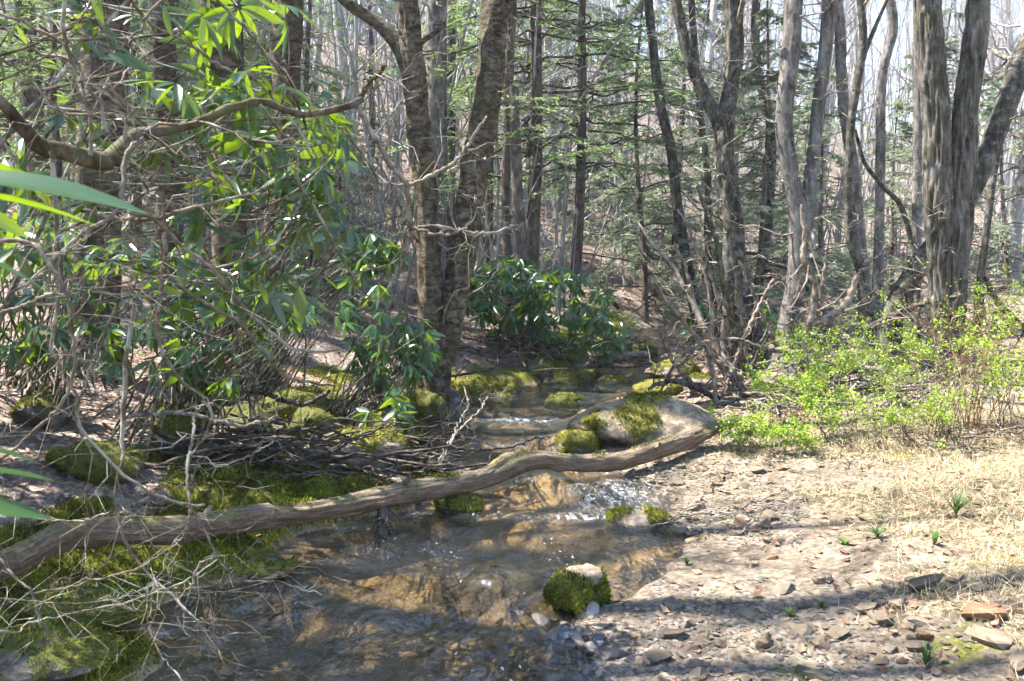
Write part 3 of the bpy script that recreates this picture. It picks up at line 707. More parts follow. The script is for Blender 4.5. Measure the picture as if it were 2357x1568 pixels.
# unseen trees added on the sun's side to shade stream and bank
for (x, y, s, rz) in [(-4.5, 3.6, .5, 3)]:
    copy_tree(h3, gl(x, y), rz, s, 'unseen hemlock added beside the stream to shade the water', HB)
for (x, y, s, rz, k) in [(-4.3, 5.4, 1.2, 3, 2), (-6.4, 4.8, 1.2, 3, 3), (-4.8, 3.9, 1.1, 5, 4)]:
    if k < len(vt) and vt[k]: copy_tree(vt[k], gl(x, y), rz, s, 'unseen bare tree added to throw a trunk shadow on the bank', 'unseen bare trees added for their shadows')

# ------------------------------------------------------------------ fallen log
LOGP = [(-120,1330,66,2.75),(0,1303,70,3.0),(60,1276,70,3.1),(120,1243,66,3.2),(200,1224,62,3.4),(300,1222,60,3.55),(400,1222,60,3.7),(500,1206,58,3.9),(600,1190,56,4.1),(700,1178,53,4.25),(800,1161,52,4.45),(900,1141,52,4.65),(1000,1122,50,4.9),
        (1080,1112,45,5.15),(1130,1094,46,5.35),(1175,1070,52,5.5),(1230,1060,44,5.58),(1290,1063,41,5.64),(1350,1068,41,5.7),(1420,1061,41,5.8),(1500,1039,40,5.9),(1580,1011,38,6.05),(1640,986,36,6.25),(1690,966,32,6.5)]
pts = np.array([W(a, b, d) for a, b, w, d in LOGP]); rr = np.array([w/2/FV*d for a, b, w, d in LOGP])
A = crs(np.concatenate([pts, rr[:, None]], 1), 420); P = A[:, :3]; R = A[:, 3].copy()*.93; NL = 420
R[:3] = [.001, R[1]*.8, R[2]*.97]; R[-3:] = [R[-3]*.95, R[-2]*.75, .001]
V, F, _ = tubes(P, R, 48)
V = V.reshape(NL, 48, 3); a = np.arange(48)*2*np.pi/48
arc = np.concatenate([[0], np.cumsum(np.linalg.norm(np.diff(P, axis=0), axis=1))])
ones = np.ones((NL, 48)); cA, sA = np.cos(a)[None]*ones, np.sin(a)[None]*ones; ar = arc[:, None]*ones
k = 1+.3*fbm(np.stack([cA*1.2, sA*1.2, ar*3.2], -1), 5, 3)+.16*(.4-np.abs(vnoise(np.stack([cA*5, sA*5, ar*2.6], -1), 6)))+.1*(fbm(np.stack([cA*2, sA*2, ar*7], -1), 16, 3) > .12)
for ka, kt, kr in ((1.15, 1.2, .05), (2.3, 2.0, .04), (3.05, .4, .06), (3.9, 2.6, .05), (4.6, 1.0, .05), (5.2, 1.9, .04)):
    k = k+.35*np.exp(-((ar-ka)/kr)**2-((np.angle(np.exp(1j*(np.arctan2(sA, cA)-kt))))/.4)**2)
V = P[:, None]+(V-P[:, None])*k[..., None]
log = thing('fallen_log', 'long weathered mossy log lying across the stream from bank to bank', 'log', tuple(P[240]))
lo = ob('log_body', V.reshape(-1, 3), F, M['log'], log)
setuv(lo, np.stack([ar, np.abs(np.linspace(-.5, .5, 48))[None]*ones], -1).reshape(-1, 2))
# moss tufts on the log
tv_bl = np.array([[-.13, 0, 0], [.13, 0, 0], [.03, 0, 1.]]); tf_bl = np.array([[0, 1, 2]])
def blades(pos, nor, smin, smax, spread=.5):
    Zd = nrm(nor+RNG.normal(size=pos.shape)*spread); X = nrm(np.cross(Zd, RNG.normal(size=pos.shape))); Y = np.cross(Zd, X)
    return place(tv_bl, tf_bl, X, Y, Zd, pos, RNG.uniform(smin, smax, len(pos)))
for (s0, s1, cnt_) in [(.845, .9, 500), (.79, .81, 200), (.52, .55, 250), (.36, .4, 350), (.66, .7, 200)]:
    i = (RNG.uniform(s0, s1, cnt_)*(NL-1)).astype(int); th = RNG.normal(size=cnt_)*.5
    nr = nrm(np.stack([0*th+.1, -np.sin(th)*.6, np.cos(th)], -1)); v, f, r = blades(P[i]+nr*(R[i]*1.02)[:, None]+RNG.normal(size=(cnt_, 3))*.006, nr, .012, .028)
    ob('moss', v, f, M['moss'], log, rnd=r, kind='stuff')
for (si, dv, ln_) in ((205, (.3, -.3, .8), .09), (310, (-.5, .4, .7), .07), (120, (.4, .3, .8), .06), (365, (.2, -.7, .5), .08)):
    d_ = nrm(np.array(dv)); q_ = P[si]+d_*np.linspace(.3*R[si], R[si]+ln_, 7)[:, None]+RNG.normal(size=(7, 3))*.003
    v, f, _ = tubes(q_, np.linspace(.024, .012, 7), 9, .35); ob('branch_stub', v, f, M['log_stub'], log)
# stub under the log
pp = crs([[*W(880,1150,4.62), .03], [*W(882,1180,4.55), .034], [*W(880,1215,4.5), .03], [*W(878,1262,4.45), .02]], 14)
v, f, _ = tubes(pp[:, :3], pp[:, 3], 10, .3); stub = ob('branch_stub', v, f, M['drift'], log)
A0 = pp[None, :, :3]; A1, a1 = grow(A0, pp[None, :, 3], 34, .1, .9, .2, 60, 6, -.25, .25, .12, .0015, .6, lens=.22)
v, f, _ = tubes(A1, a1, 4); ob('rootlets', v, f, M['drift'], stub, kind='stuff')

# ------------------------------------------------------------------ rocks
def ico(sub):
    bm = bmesh.new(); bmesh.ops.create_icosphere(bm, subdivisions=sub, radius=1)
    v = np.array([x.co for x in bm.verts]); f = np.array([[y.index for y in x.verts] for x in bm.faces]); bm.free(); return v, f
ICO = {k: ico(k) for k in (1, 2, 4, 5)}
def rock_shape(sub, seed, rough=.42, blocky=.5, lo=.55, hi=.85):
    v, f = ICO[sub]; v = v.copy()
    q = np.sign(v)*np.abs(v)**(1-.45*blocky); v = nrm(v)*(np.linalg.norm(q, axis=1)**.6)[:, None]
    rg = np.random.default_rng(seed)
    for i in range(9):
        nn = nrm(rg.normal(size=3)); dd = rg.uniform(lo, hi); ov = np.maximum(v@nn-dd, 0); v = v-ov[:, None]*nn*(.6+.4*blocky)
    v = v*(1+rough*.55*fbm(v*1.1+seed*5.3, seed, 4)+.35*rough*(.4-np.abs(fbm(v*2.6+seed, seed+2, 3)))+.1*rough*fbm(v*9+seed, seed+3, 3))[:, None]
    return v, f
def rock(name, label, vx, vy, w, h, d=None, mat='rock', moss=.6, seed=1, rot=0, Yoff=0, sub=5, group=None, sink=.3, blades_n=2500, cat='rock', z=None, tint='moss', blocky=.5, rough=.42, bare_top=False):
    """vx,vy = where the foot of its near side shows; w,h,d metres"""
    g = G(vx, vy); d = d or w*.75
    if w < .45 and vy < 1300: sub = 4
    if z is not None:
        dd = ray(vx, vy); tt = (z-CAM_H)/dd[2]; g = np.array([dd[0]*tt, dd[1]*tt, z])
    c = np.array([g[0], g[1]+d*.4+Yoff, g[2]+h*(.5-sink)*1.0])
    v, f = rock_shape(sub, seed, rough, blocky); v = v*np.array([w/2, d/2, h/2*(1+sink)])
    cr, sr = math.cos(rot), math.sin(rot); v = np.stack([v[:, 0]*cr-v[:, 1]*sr, v[:, 0]*sr+v[:, 1]*cr, v[:, 2]], -1)
    nz = nrm(v/np.array([w, d, h])**2)
    mk = sm(.0, .22, moss-.55+nz[:, 2]*.4+1.05*fbm(v*4.5/max(w, .3)+seed, seed+5, 4))
    if bare_top: mk = mk*(1-sm(.58, .72, v[:, 2]/(h/2*(1+sink))+.12*fbm(v*9, 3, 3)))
    cush = np.clip(.5+fbm(v*14+seed, seed+8, 3), 0, 1.2)
    v = v+nz*(mk*(.006+.028*min(1, w/.3)*np.abs(cush)))[:, None]
    V = v+c
    t = thing(name, label, cat, tuple(c), group)
    ob('rock_body', V, f, M[mat], t, cols=dict(moss=mk))
    if moss > 0 and blades_n:
        tri = V[f]; ar_ = np.linalg.norm(np.cross(tri[:, 1]-tri[:, 0], tri[:, 2]-tri[:, 0]), axis=1)*mk[f].mean(1)
        fi = RNG.choice(len(f), blades_n, p=ar_/ar_.sum()); b = RNG.dirichlet((1, 1, 1), blades_n)
        p = (tri[fi]*b[..., None]).sum(1); nr = nrm(p-c)
        vv, ff, r = blades(p-nr*.004, nr, .012, .03 if w < .6 else .045, .65)
        r = np.repeat(np.clip(.5+.8*fbm((p-c)*22+seed, seed+8, 3)+RNG.normal(size=len(p))*.2, 0, 1), 3)
        ob('moss', vv, ff, M['moss'], t, rnd=r, kind='stuff')
    return t
rock('mossy_rock', 'small stone capped with bright green moss at the tip of the sand spit', 1345, 1412, .3, .185, .26, 'rock', .95, 41, sink=.2, blades_n=6000, blocky=1.0, bare_top=True)
rock('boulder', 'large tan boulder patched with moss beside the log end', 1500, 1028, 1.34, .4, 1.0, 'rock_tan', .08, 23, sink=.3, blades_n=5000, blocky=.1, rough=.3)
rock('boulder', 'rounded dark boulder coated in olive moss behind the tan boulder', 1298, 962, .42, .27, .36, 'rock_dark', .85, 12, sink=.15, blades_n=5000)
rock('mossy_rock', 'domed stone covered in yellow moss touching the log', 1338, 1043, .38, .17, .3, 'rock', 1.1, 15, sink=.2, blades_n=5000)
rock('mossy_rock', 'narrow mossy stone leaning against the tan boulder', 1333, 996, .12, .16, .14, 'rock', .9, 16, sink=.2, blades_n=1200)
rock('mossy_rock', 'low stone with vivid green moss under the middle of the log', 1062, 1172, .3, .09, .2, 'rock_dark', 1.1, 18, sink=.3, blades_n=4000, z=0.0)
rock('flat_rock', 'flat mossy slab at the gravel edge with twigs on it', 1475, 1212, .36, .08, .22, 'rock', .3, 22, sink=.3, z=0.0)
rock('flat_rock', 'broad pale sloping rock shaded by the brush pile', 790, 1065, .72, .26, .6, 'rock', .35, 24, sink=.3)
rock('slate_rock', 'dark angular slate standing at the foot of the twin birch', 1047, 940, .22, .2, .12, 'rock_slate', 0, 26, sink=.1, rot=.6, blocky=1)
rock('rock', 'pale wet stone poking from the stream behind the log', 1066, 1096, .11, .09, .1, 'rock', .1, 28, z=0.0, blades_n=0)
for i, (vx, vy, w, h, lab, mt, ms) in enumerate([
    (1070, 925, .62, .34, 'long moss-yellow rock at the water below the twin birch', 'rock', .9),
    (1165, 925, .45, .3, 'mossy wedge-shaped rock next to the long moss-yellow rock', 'rock', .85),
    (1150, 940, .36, .16, 'low brown mossy stone in the water before the wedge-shaped rock', 'rock', .5),
    (960, 960, .5, .34, 'mossy hummock rock below the birch roots', 'rock_dark', 1.0),
    (880, 1010, .45, .2, 'mossy stone half buried near the leafy rhododendron tips', 'rock_dark', 1.0),
    (1290, 905, .5, .3, 'dark mossy boulder at the upstream pool beside the brush', 'rock_dark', .6),
    (1345, 900, .55, .3, 'dark mossy boulder with a flat top in the upstream riffle', 'rock_dark', .75),
    (1420, 900, .5, .22, 'bright mossy boulder in the middle of the upstream riffle', 'rock', .9),
    (1515, 915, .55, .2, 'flat olive boulder before the broken white branch', 'rock', .85),
    (1560, 868, .7, .25, 'golden moss boulder upstream of the white branch', 'rock', .7),
    (1450, 830, .6, .36, 'bare pale boulder highest up the stream', 'rock', .1),
    (1490, 830, .45, .3, 'mossy boulder leaning on the bare pale boulder upstream', 'rock_dark', .8),
    (1390, 870, .5, .2, 'low boulder splashed by the upper riffle', 'rock_dark', .5),
    (1620, 900, .5, .2, 'half-buried pale stone below the dead saplings', 'rock', .3),
    (1240, 870, .5, .25, 'shaded boulder under the brush by the rhododendron bush', 'rock_dark', .5),
    (700, 1020, .42, .26, 'mossy rock ledge curling above the flat shaded rock', 'rock_dark', 1.0),
    (200, 1105, .5, .2, 'large dark moss-covered hump above the log butt', 'rock_dark', 1.0),
    (395, 1040, .3, .3, 'mossy stump-like rock in the leaf litter', 'rock_dark', .9),
    (60, 985, .5, .24, 'dark shadowed rock under the rhododendron stems', 'rock_dark', .4),
    (560, 1000, .4, .2, 'mossy stone beside the flared birch foot', 'rock_dark', .9),
    (660, 975, .6, .24, 'moss-edged rock in the bank below the slim birch', 'rock_dark', .9),
    (430, 1020, .26, .2, 'small yellow-mossed stone in the leaf litter', 'rock', .9),
    (1300, 1480, .15, .05, 'smooth dark wet stone at the edge of the gravel', 'rock_slate', 0),
    (1900, 1345, .1, .05, 'flat brown stone on the sandy bank', 'rock', .0),
    ]):
    rock('mossy_rock' if ms > .2 else 'rock', lab, vx, vy, w, h, None, mt, ms, 60+i*3, sink=.25, blades_n=int(2600 if ms > .2 else 0))
# pale limestone shelf at the lower bank corner
rock('flat_rock', 'pale pitted rock shelf at the water below the moss bank', 40, 1575, .5, .1, .3, 'rock_dark', .6, 130, sink=.35, blades_n=2500)
rock('flat_rock', 'grey rock slab partly under moss beside the pitted shelf', 150, 1450, .5, .1, .3, 'rock_dark', .7, 133, sink=.4, blades_n=3000)
rock('flat_rock', 'thin dark rock ledge at the water below the log', 590, 1330, .45, .08, .25, 'rock_dark', .5, 136, sink=.3, blades_n=1200)

# ------------------------------------------------------------------ stones on the gravel bank
STV = []
for i in range(8):
    v, f = rock_shape(2, 300+i*7, .35, 1.0, .38, .75); STV.append((v*np.array([.7, .55, .45])*np.array([1, random.uniform(.75, 1.1), random.uniform(.7, 1.2)]), f))
stone_me = {}
def stone(loc, s, rz, k, mat, label, group, tilt=0):
    key = (k, mat)
    if key not in stone_me:
        o = ob('stone', STV[k][0], STV[k][1], M[mat], smooth=False); stone_me[key] = o.data
    else:
        o = bpy.data.objects.new('stone', stone_me[key]); COL.objects.link(o)
    o.location = loc; o.scale = (s, s*random.uniform(.7, 1.3), s*random.uniform(.6, 1.2)); o.rotation_euler = (random.uniform(-.25, .25), random.uniform(-.25, .25), rz)
    tag(o, label, 'stone', group)
def scatter_stones(n, poly, smin, smax, mat, label, group, pw=2.0):
    (x0, y0, x1, y1) = poly; c = 0
    while c < n:
        vx, vy = random.uniform(x0, x1), random.uniform(y0, y1)
        g = G(vx, vy); l, r = edges(np.array([g[1]]))
        dr = g[0]-r[0]
        if dr < -.06 and mat == 'stone': continue
        if mat == 'stone_wet' and not (-.35 < dr < .12): continue
        s = smin+(smax-smin)*random.random()**pw
        stone((g[0], g[1], g[2]+s*.06), s, random.uniform(0, 6.28), random.randrange(8), mat, ('small ' if s < smin+.3*(smax-smin) else 'larger ')+label, group); c += 1
scatter_stones(120, (1500, 1370, 2420, 1590), .03, .085, 'stone', 'tan stone half set in the bare dirt of the stony bank', 'stones in the dirt of the stony bank')
scatter_stones(60, (1230, 1390, 1650, 1590), .035, .12, 'stone_wet', 'wet grey stone in the shallow edge of the stream', 'wet stones at the stream edge')
scatter_stones(90, (1440, 1060, 1800, 1250), .03, .11, 'stone', 'tan stone on the gravel slope below the log end', 'stones on the gravel slope')
scatter_stones(35, (1640, 1230, 2357, 1400), .03, .09, 'stone', 'stone lying among the dry grass', 'stones among the dry grass')
# named larger ones
for (vx, vy, s, lab) in [(2250, 1418, .13, 'orange-brown block of stone in the straw'), (2275, 1472, .11, 'second orange-brown stone beside the straw block'), (2110, 1440, .09, 'grey square stone on the dirt bank'), (2130, 1360, .13, 'long grey stone lying in dry grass'),
                         (1515, 1520, .13, 'pale angular stone in the wet gravel'), (1930, 1465, .11, 'tan stone tuft-topped with moss')]:
    g = G(vx, vy); stone((g[0], g[1], g[2]+s*.1), s, random.uniform(-.6, .6), random.randrange(8), 'stone', lab, None)
# fine gravel as stuff
pos = []
while len(pos) < 4200:
    q_ = random.random()
    if q_ < .62: vx, vy = random.uniform(1200, 2400), random.uniform(1330, 1600)
    else: vx, vy = random.uniform(1420, 1850), random.uniform(1060, 1260)
    g = G(vx, vy); l, r = edges(np.array([g[1]])); dr = g[0]-r[0]
    if dr < -.3 or dr > 2.2 or random.random() < sm(.4, 1.8, dr): continue
    pos.append(g)
pos = np.array(pos); az = RNG.uniform(0, 6.28, len(pos)); X = np.stack([np.cos(az), np.sin(az), RNG.normal(size=len(az))*.15], -1); X, Y, Zz = rframe(X)
GVt = rock_shape(1, 777, .35, 1.0); v, f, r = place(GVt[0]*np.array([.5, .36, .25]), GVt[1], X, Y, Zz, pos, RNG.uniform(.009, .04, len(pos))*1.0)
ob('gravel', v, f, M['gravel'], label='fine loose gravel scattered over the bank', cat='gravel', kind='stuff', rnd=r, smooth=False)

# ------------------------------------------------------------------ rhododendrons
def leaf_template(nl=7, nw=4, wid=.13, droop=.16, fold=.18):
    u = np.linspace(0, 1, nl); prof = wid*np.sin(np.pi*np.clip(u, 0, 1)**.85)**.75; prof[0] = .012; prof[-1] = .004
    s = np.linspace(-1, 1, nw+1)
    V = np.array([[uu, ss*p, -droop*uu**2+abs(ss)*p*fold] for uu, p in zip(u, prof) for ss in s])
    m = nw+1
    F = np.array([[i*m+j, i*m+j+1, (i+1)*m+j+1, (i+1)*m+j] for i in range(nl-1) for j in range(nw)])
    return V, F
LT = leaf_template(); LTs = leaf_template(4, 2)
LVAR = [leaf_template(7, 4, w, d, f) for w, d, f in ((.125, .16, .22), (.14, .05, .12), (.115, .3, .4))]
def whorls(C, AX, n0=5, n1=9, lmin=.075, lmax=.14, droop=(-.7, .15)):
    """leaf bases, X dir, up dir, length"""
    pos, X, U, S = [], [], [], []
    for c, ax in zip(C, AX):
        n = random.randint(n0, n1); ax = ax/np.linalg.norm(ax)
        p1 = np.cross(ax, [.3, .5, .8]); p1 /= np.linalg.norm(p1); p2 = np.cross(ax, p1); o = random.uniform(0, 6.28)
        for i in range(n):
            a = o+i*2.4+random.uniform(-.2, .2); e = random.uniform(*droop)
            d = (p1*math.cos(a)+p2*math.sin(a))*math.cos(e)+ax*math.sin(e)+np.array([0, 0, -.25])
            d /= np.linalg.norm(d); pos.append(c+d*.012); X.append(d); U.append(ax+np.random.default_rng(i).normal(size=3)*.25); S.append(random.uniform(lmin, lmax))
    return np.array(pos), np.array(X), np.array(U), np.array(S)
leaf_me = []
def leaf_parts(parent, pos, X, U, S, nmax=300, mat_o='rleaf_o', mat='rleaf', small=False):
    o_ = np.array(parent['_o']); d = np.linalg.norm(pos-np.array([0, 0, 1.5]), axis=1)
    scr = (np.abs(pos[:, 0]/np.maximum(pos[:, 1], .1)) < .66)*S/d
    order = np.argsort(-scr); X_, Y_, Z_ = rframe(X, nrm(U))
    if not leaf_me:
        for v, f in LVAR:
            t = ob('leaf', v, f, M['rleaf_o']); leaf_me.append(t.data); bpy.data.objects.remove(t)
    from mathutils import Matrix
    for i in order[:nmax]:
        o = bpy.data.objects.new('leaf', leaf_me[random.randrange(3)]); COL.objects.link(o); o.parent = parent
        m = Matrix(((X_[i][0], Y_[i][0], Z_[i][0], 0), (X_[i][1], Y_[i][1], Z_[i][1], 0), (X_[i][2], Y_[i][2], Z_[i][2], 0), (0, 0, 0, 1)))
        o.matrix_local = Matrix.Translation(Vector(pos[i]-o_)) @ m @ Matrix.Diagonal((S[i], S[i]*random.uniform(.85, 1.25), S[i], 1))
    rest = order[nmax:]
    if len(rest):
        tv, tf = LTs if small else LT
        v, f, r = place(tv, tf, X_[rest], Y_[rest], Z_[rest], pos[rest], S[rest])
        ob('foliage', v, f, M[mat], parent, rnd=r, kind='stuff')
def branch_part(parent, path, Y, mat, n=8, N=36, lump=.2, name='branch'):
    p = np.array(path, float); d = np.linspace(Y[0], Y[1], len(p)) if isinstance(Y, tuple) else np.full(len(p), float(Y))
    pts = np.array([W(a, b, dd) for (a, b, w), dd in zip(p, d)]); r = p[:, 2]/2/FV*d
    A = crs(np.concatenate([pts, r[:, None]], 1), N); A[:, :3] += RNG.normal(size=(N, 3))*.0022*d.mean()/2.2
    R = np.maximum(A[:, 3], .0012); V, F, _ = tubes(A[:, :3], R, n, lump); bo = ob(name, V, F, mat, parent)
    return A[:, :3], R, bo
rl = tuple(gl(-2.6, 2.6))
rh = thing('rhododendron', 'rhododendron overhanging the bank with mossy forked limb and drooping grey twigs', 'shrub', rl)
mainB = []
HB_ = [  # (points (vx,vy,w), depth, material)
 ([(-60,170,20),(0,228,24),(50,292,32),(90,340,38),(150,350,40),(200,366,44),(245,372,42),(280,340,32),(330,305,27),(400,295,23),(480,270,20),(560,240,21),(600,235,18),(650,250,16),(720,262,15),(800,242,15),(832,230,16)], (1.75, 2.6), 'limb_moss'),
 ([(825,235,16),(842,203,11),(862,180,10),(885,155,9)], 2.6, 'limb_moss'),
 ([(822,240,13),(860,310,12),(900,380,12),(935,430,12),(940,500,11),(948,526,11)], (2.6, 2.7), 'twig_grey'),
 ([(935,430,10),(1000,400,9),(1052,368,9),(1085,320,8),(1120,270,5)], (2.66, 2.8), 'twig_grey'),
 ([(948,526,9),(1000,521,8),(1062,532,8),(1130,536,7),(1190,518,4)], (2.7, 2.8), 'twig_grey'),
 ([(948,526,9),(1010,540,8),(1040,540,7),(1075,520,4)], (2.7, 2.65), 'twig_grey'),
 ([(945,530,10),(935,570,9),(918,612,7),(905,640,4)], 2.7, 'twig_grey'),
 ([(0,556,12),(46,555,12),(84,570,12),(105,595,11),(126,626,11),(140,651,10),(161,686,8)], 1.7, 'twig_grey'),
 ([(-30,728,9),(0,721,9),(70,697,9),(119,676,9),(161,686,7)], 1.7, 'twig_grey'),
 ([(161,686,8),(165,718,8),(170,791,8),(172,844,8),(161,889,8),(140,932,8),(105,967,8),(53,1019,8),(0,1058,8),(-40,1090,7)], (1.7, 1.85), 'twig_grey'),
 ([(140,655,8),(119,777,8),(133,840,7),(158,886,7),(175,907,7),(175,960,7),(196,1002,7),(245,1057,7),(288,1095,7),(337,1127,7),(379,1148,7),(435,1162,8),(473,1164,6)], (1.75, 2.0), 'twig_grey'),
 ([(437,1163,7),(438,1175,8),(433,1211,8),(421,1239,7),(403,1248,5)], 2.0, 'twig_grey'),
 ([(330,320,13),(295,350,13),(285,400,12),(279,445,11),(281,466,11),(256,501,10),(210,526,9),(175,550,8),(120,600,6),(60,660,5)], (2.1, 1.9), 'twig_grey'),
 ([(281,466,10),(316,487,9),(361,511,9),(421,567,9),(491,619,9),(519,658,9),(561,707,8),(614,756,8),(666,798,8),(737,809,7),(786,802,5)], (2.1, 2.7), 'twig_grey'),
 ([(495,620,6),(575,595,6),(631,563,6),(666,511,5),(690,470,3)], (2.35, 2.5), 'twig_grey'),
 ([(372,560,9),(386,633,9),(473,700,8),(547,739,8),(596,798,8),(628,840,8),(659,865,7),(701,879,7),(772,890,5)], (2.3, 2.8), 'twig_brown'),
 ([(375,440,9),(377,511,9),(381,574,9),(372,658,9),(365,721,9),(368,784,9),(386,837,9),(421,882,8),(470,921,7),(487,960,7),(470,1010,6),(440,1050,5)], (2.3, 2.5), 'twig_brown'),
 ([(372,609,7),(372,665,6),(358,707,6),(337,774,5)], 2.3, 'twig_grey'),
 ([(310,700,10),(296,780,10),(288,854,11),(284,932,11),(281,1002,10),(285,1050,9),(281,1064,8),(267,1123,8),(270,1176,7),(291,1250,7),(323,1299,6),(365,1344,6),(414,1390,6),(456,1428,5),(491,1485,5),(514,1516,4)], (2.2, 2.0), 'twig_brown'),
 ([(450,930,6),(446,980,7),(442,1018,7),(431,1071,7),(437,1158,6)], (2.3, 2.05), 'twig_brown'),
 ([(-40,1240,7),(0,1285,6),(35,1330,6),(74,1365,6),(84,1404,5),(95,1446,4)], 1.8, 'twig_brown'),
 ([(74,1366,5),(140,1355,5),(217,1336,5),(316,1309,5),(365,1278,5),(410,1250,4)], (1.8, 2.0), 'twig_brown'),
 ([(-20,1450,6),(42,1457,5),(70,1432,5),(175,1411,5),(281,1390,5),(351,1365,5),(438,1330,4),(505,1285,4)], (1.7, 2.1), 'twig_grey'),
 ([(290,1195,4),(330,1236,4),(379,1278,4),(438,1316,4),(491,1341,4),(526,1344,3)], (2.0, 2.2), 'twig_grey'),
 ([(437,1165,5),(473,1225,5),(498,1285,5),(519,1309,5),(561,1337,5),(638,1339,4),(708,1358,4),(740,1327,3)], (2.0, 2.4), 'twig_grey'),
 ([(354,1340,4),(344,1421,4),(351,1467,4),(379,1520,4),(428,1575,4)], (2.0, 1.9), 'twig_brown'),
 ([(498,1285,4),(456,1299,5),(442,1344,5),(421,1369,5),(407,1404,5),(414,1439,5),(435,1467,3)], 2.05, 'twig_brown'),
 ([(91,91,6),(140,74,6),(182,46,6),(207,10,6),(230,-30,5)], 2.0, 'twig_grey'),
 ([(375,0,6),(340,35,6),(326,67,6),(302,84,6),(302,112,6),(305,133,6),(298,154,5)], 2.1, 'twig_grey'),
 ([(290,-20,6),(305,7,6),(351,60,6),(421,91,6),(470,126,6),(540,172,5)], (2.1, 2.5), 'twig_grey'),
 ([(140,-40,9),(147,0,9),(147,70,9),(158,119,9),(168,158,9),(175,210,9),(203,253,9),(210,281,9),(212,360,9)], (1.9, 1.95), 'twig_brown'),
 ([(485,-30,8),(501,0,7),(561,63,7),(596,105,7),(631,151,7),(680,228,7),(701,281,6),(715,320,5)], (2.2, 2.7), 'twig_brown'),
 ([(600,240,8),(649,305,7),(677,337,7),(687,386,7),(687,421,7),(719,473,7),(764,550,6),(800,620,5),(850,690,4)], (2.35, 2.8), 'twig_brown'),
 ([(189,484,9),(228,494,9),(298,505,9),(351,505,9),(421,484,9),(508,466,8),(600,440,5)], (2.0, 2.5), 'twig_brown'),
 ([(0,30,6),(70,60,7),(130,90,7),(175,140,7),(200,200,7),(235,245,8),(240,300,8)], (1.9, 2.0), 'twig_brown'),
 ([(0,135,5),(60,175,5),(110,230,6),(150,260,6),(200,265,7),(260,262,6),(300,285,5)], (1.9, 2.1), 'twig_brown'),
 ([(160,45,8),(210,45,8),(250,90,7),(262,130,6)], 2.0, 'twig_brown'),
 ([(118,352,10),(124,420,9),(130,520,9),(140,610,9),(132,700,9),(120,760,7)], (1.85, 1.8), 'twig_brown'),
 ([(420,1080,5),(470,1068,4),(540,1062,4),(610,1030,4),(640,1010,3)], 2.4, 'twig_grey'),
 ([(270,700,6),(230,780,6),(205,850,6),(190,900,6),(160,960,5)], 2.2, 'twig_brown'),
 ([(250,1180,5),(190,1200,5),(120,1198,5),(70,1185,4),(20,1150,4)], 1.9, 'twig_grey'),
]
for pth, yy, mt in HB_:
    mainB.append(branch_part(rh, pth, yy, M[mt], 10 if pth[2][2] > 14 else 7))
# fine secondary twigs off the traced branches
parts = []
for P_, R_, bo in mainB:
    k = max(3, int(len(P_)*.16)); A, a = grow(P_[None], R_[None], k, .1, 1, .35, 48, 8, -.1, .25, .32, .0012, .6, lens=.42)
    B, b = grow(A, a, 2, .3, .9, .55, 45, 5, -.05, .2, .6, .0011, .6)
    v, f, r = joinm([tubes(A, a, 5), tubes(B, b, 3)]); ob('twigs', v, f, M['twig_brown'], bo, kind='stuff')
# leaf whorls
def cluster(n, cx, cy, rx, ry, y0, y1):
    out = []
    while len(out) < n:
        a, b = random.uniform(-1, 1), random.uniform(-1, 1)
        if a*a+b*b < 1: out.append(W(cx+a*rx, cy+b*ry, random.uniform(y0, y1)))
    return out
C = cluster(38, 585, 320, 215, 150, 2.5, 3.6)+cluster(9, 450, 160, 150, 90, 2.3, 3.2)+cluster(20, 630, 490, 190, 110, 2.8, 3.8)+cluster(8, 560, 30, 120, 40, 2.2, 3)+cluster(6, 120, 380, 140, 120, 2.3, 3.0)+cluster(4, 60, 600, 110, 80, 2.2, 2.8)+cluster(8, 740, 420, 90, 80, 2.8, 3.4)+cluster(16, 640, 660, 150, 70, 2.9, 3.8)+cluster(6, 330, 620, 170, 80, 2.8, 3.6)
C += cluster(2, 230, 30, 150, 30, 2.1, 2.6)
C = np.array(C); AX = nrm(RNG.normal(size=C.shape)*.55+np.array([.35, -.2, .75]))
# twig carrying each whorl
u = np.linspace(0, 1, 8); dirs = -nrm(AX+RNG.normal(size=C.shape)*.25); ln = RNG.uniform(.25, .7, len(C))
TP = C[:, None]+dirs[:, None]*(ln[:, None]*u)[..., None]+np.array([-.35, .1, .25])*(ln[:, None]*u**2)[..., None]
TR = .0022+.0028*u[None]*np.ones((len(C), 1))
v, f, r = tubes(TP, TR, 5); ob('twigs', v, f, M['twig_brown'], rh, kind='stuff')
pos, X, U, S = whorls(C, AX)
# big leaves close to the lens at the picture's edge
near = [((-150,402),(335,428),.80,(0,-.4,.92)), ((-150,438),(232,470),.86,(0,.12,1)), ((-150,560),(112,632),.85,(0,-.1,1)), ((-110,1022),(93,1040),.8,(0,-.1,1)), ((-150,1082),(132,1072),.83,(0,.05,1)), ((-150,1150),(124,1168),.8,(0,-.45,.9)),
        ((-60,470),(70,545),1.1,(.4,-.8,.3)), ((-60,640),(30,560),1.0,(.2,-.8,.4)), ((-40,520),(60,500),1.15,(.2,-.5,.8))]
for (a, b, d, upv) in near:
    p0, p1 = W(*a, d), W(*b, d+.04); pos = np.concatenate([pos, [p0]]); X = np.concatenate([X, [nrm(p1-p0)]]); U = np.concatenate([U, [upv]]); S = np.concatenate([S, [np.linalg.norm(p1-p0)]])
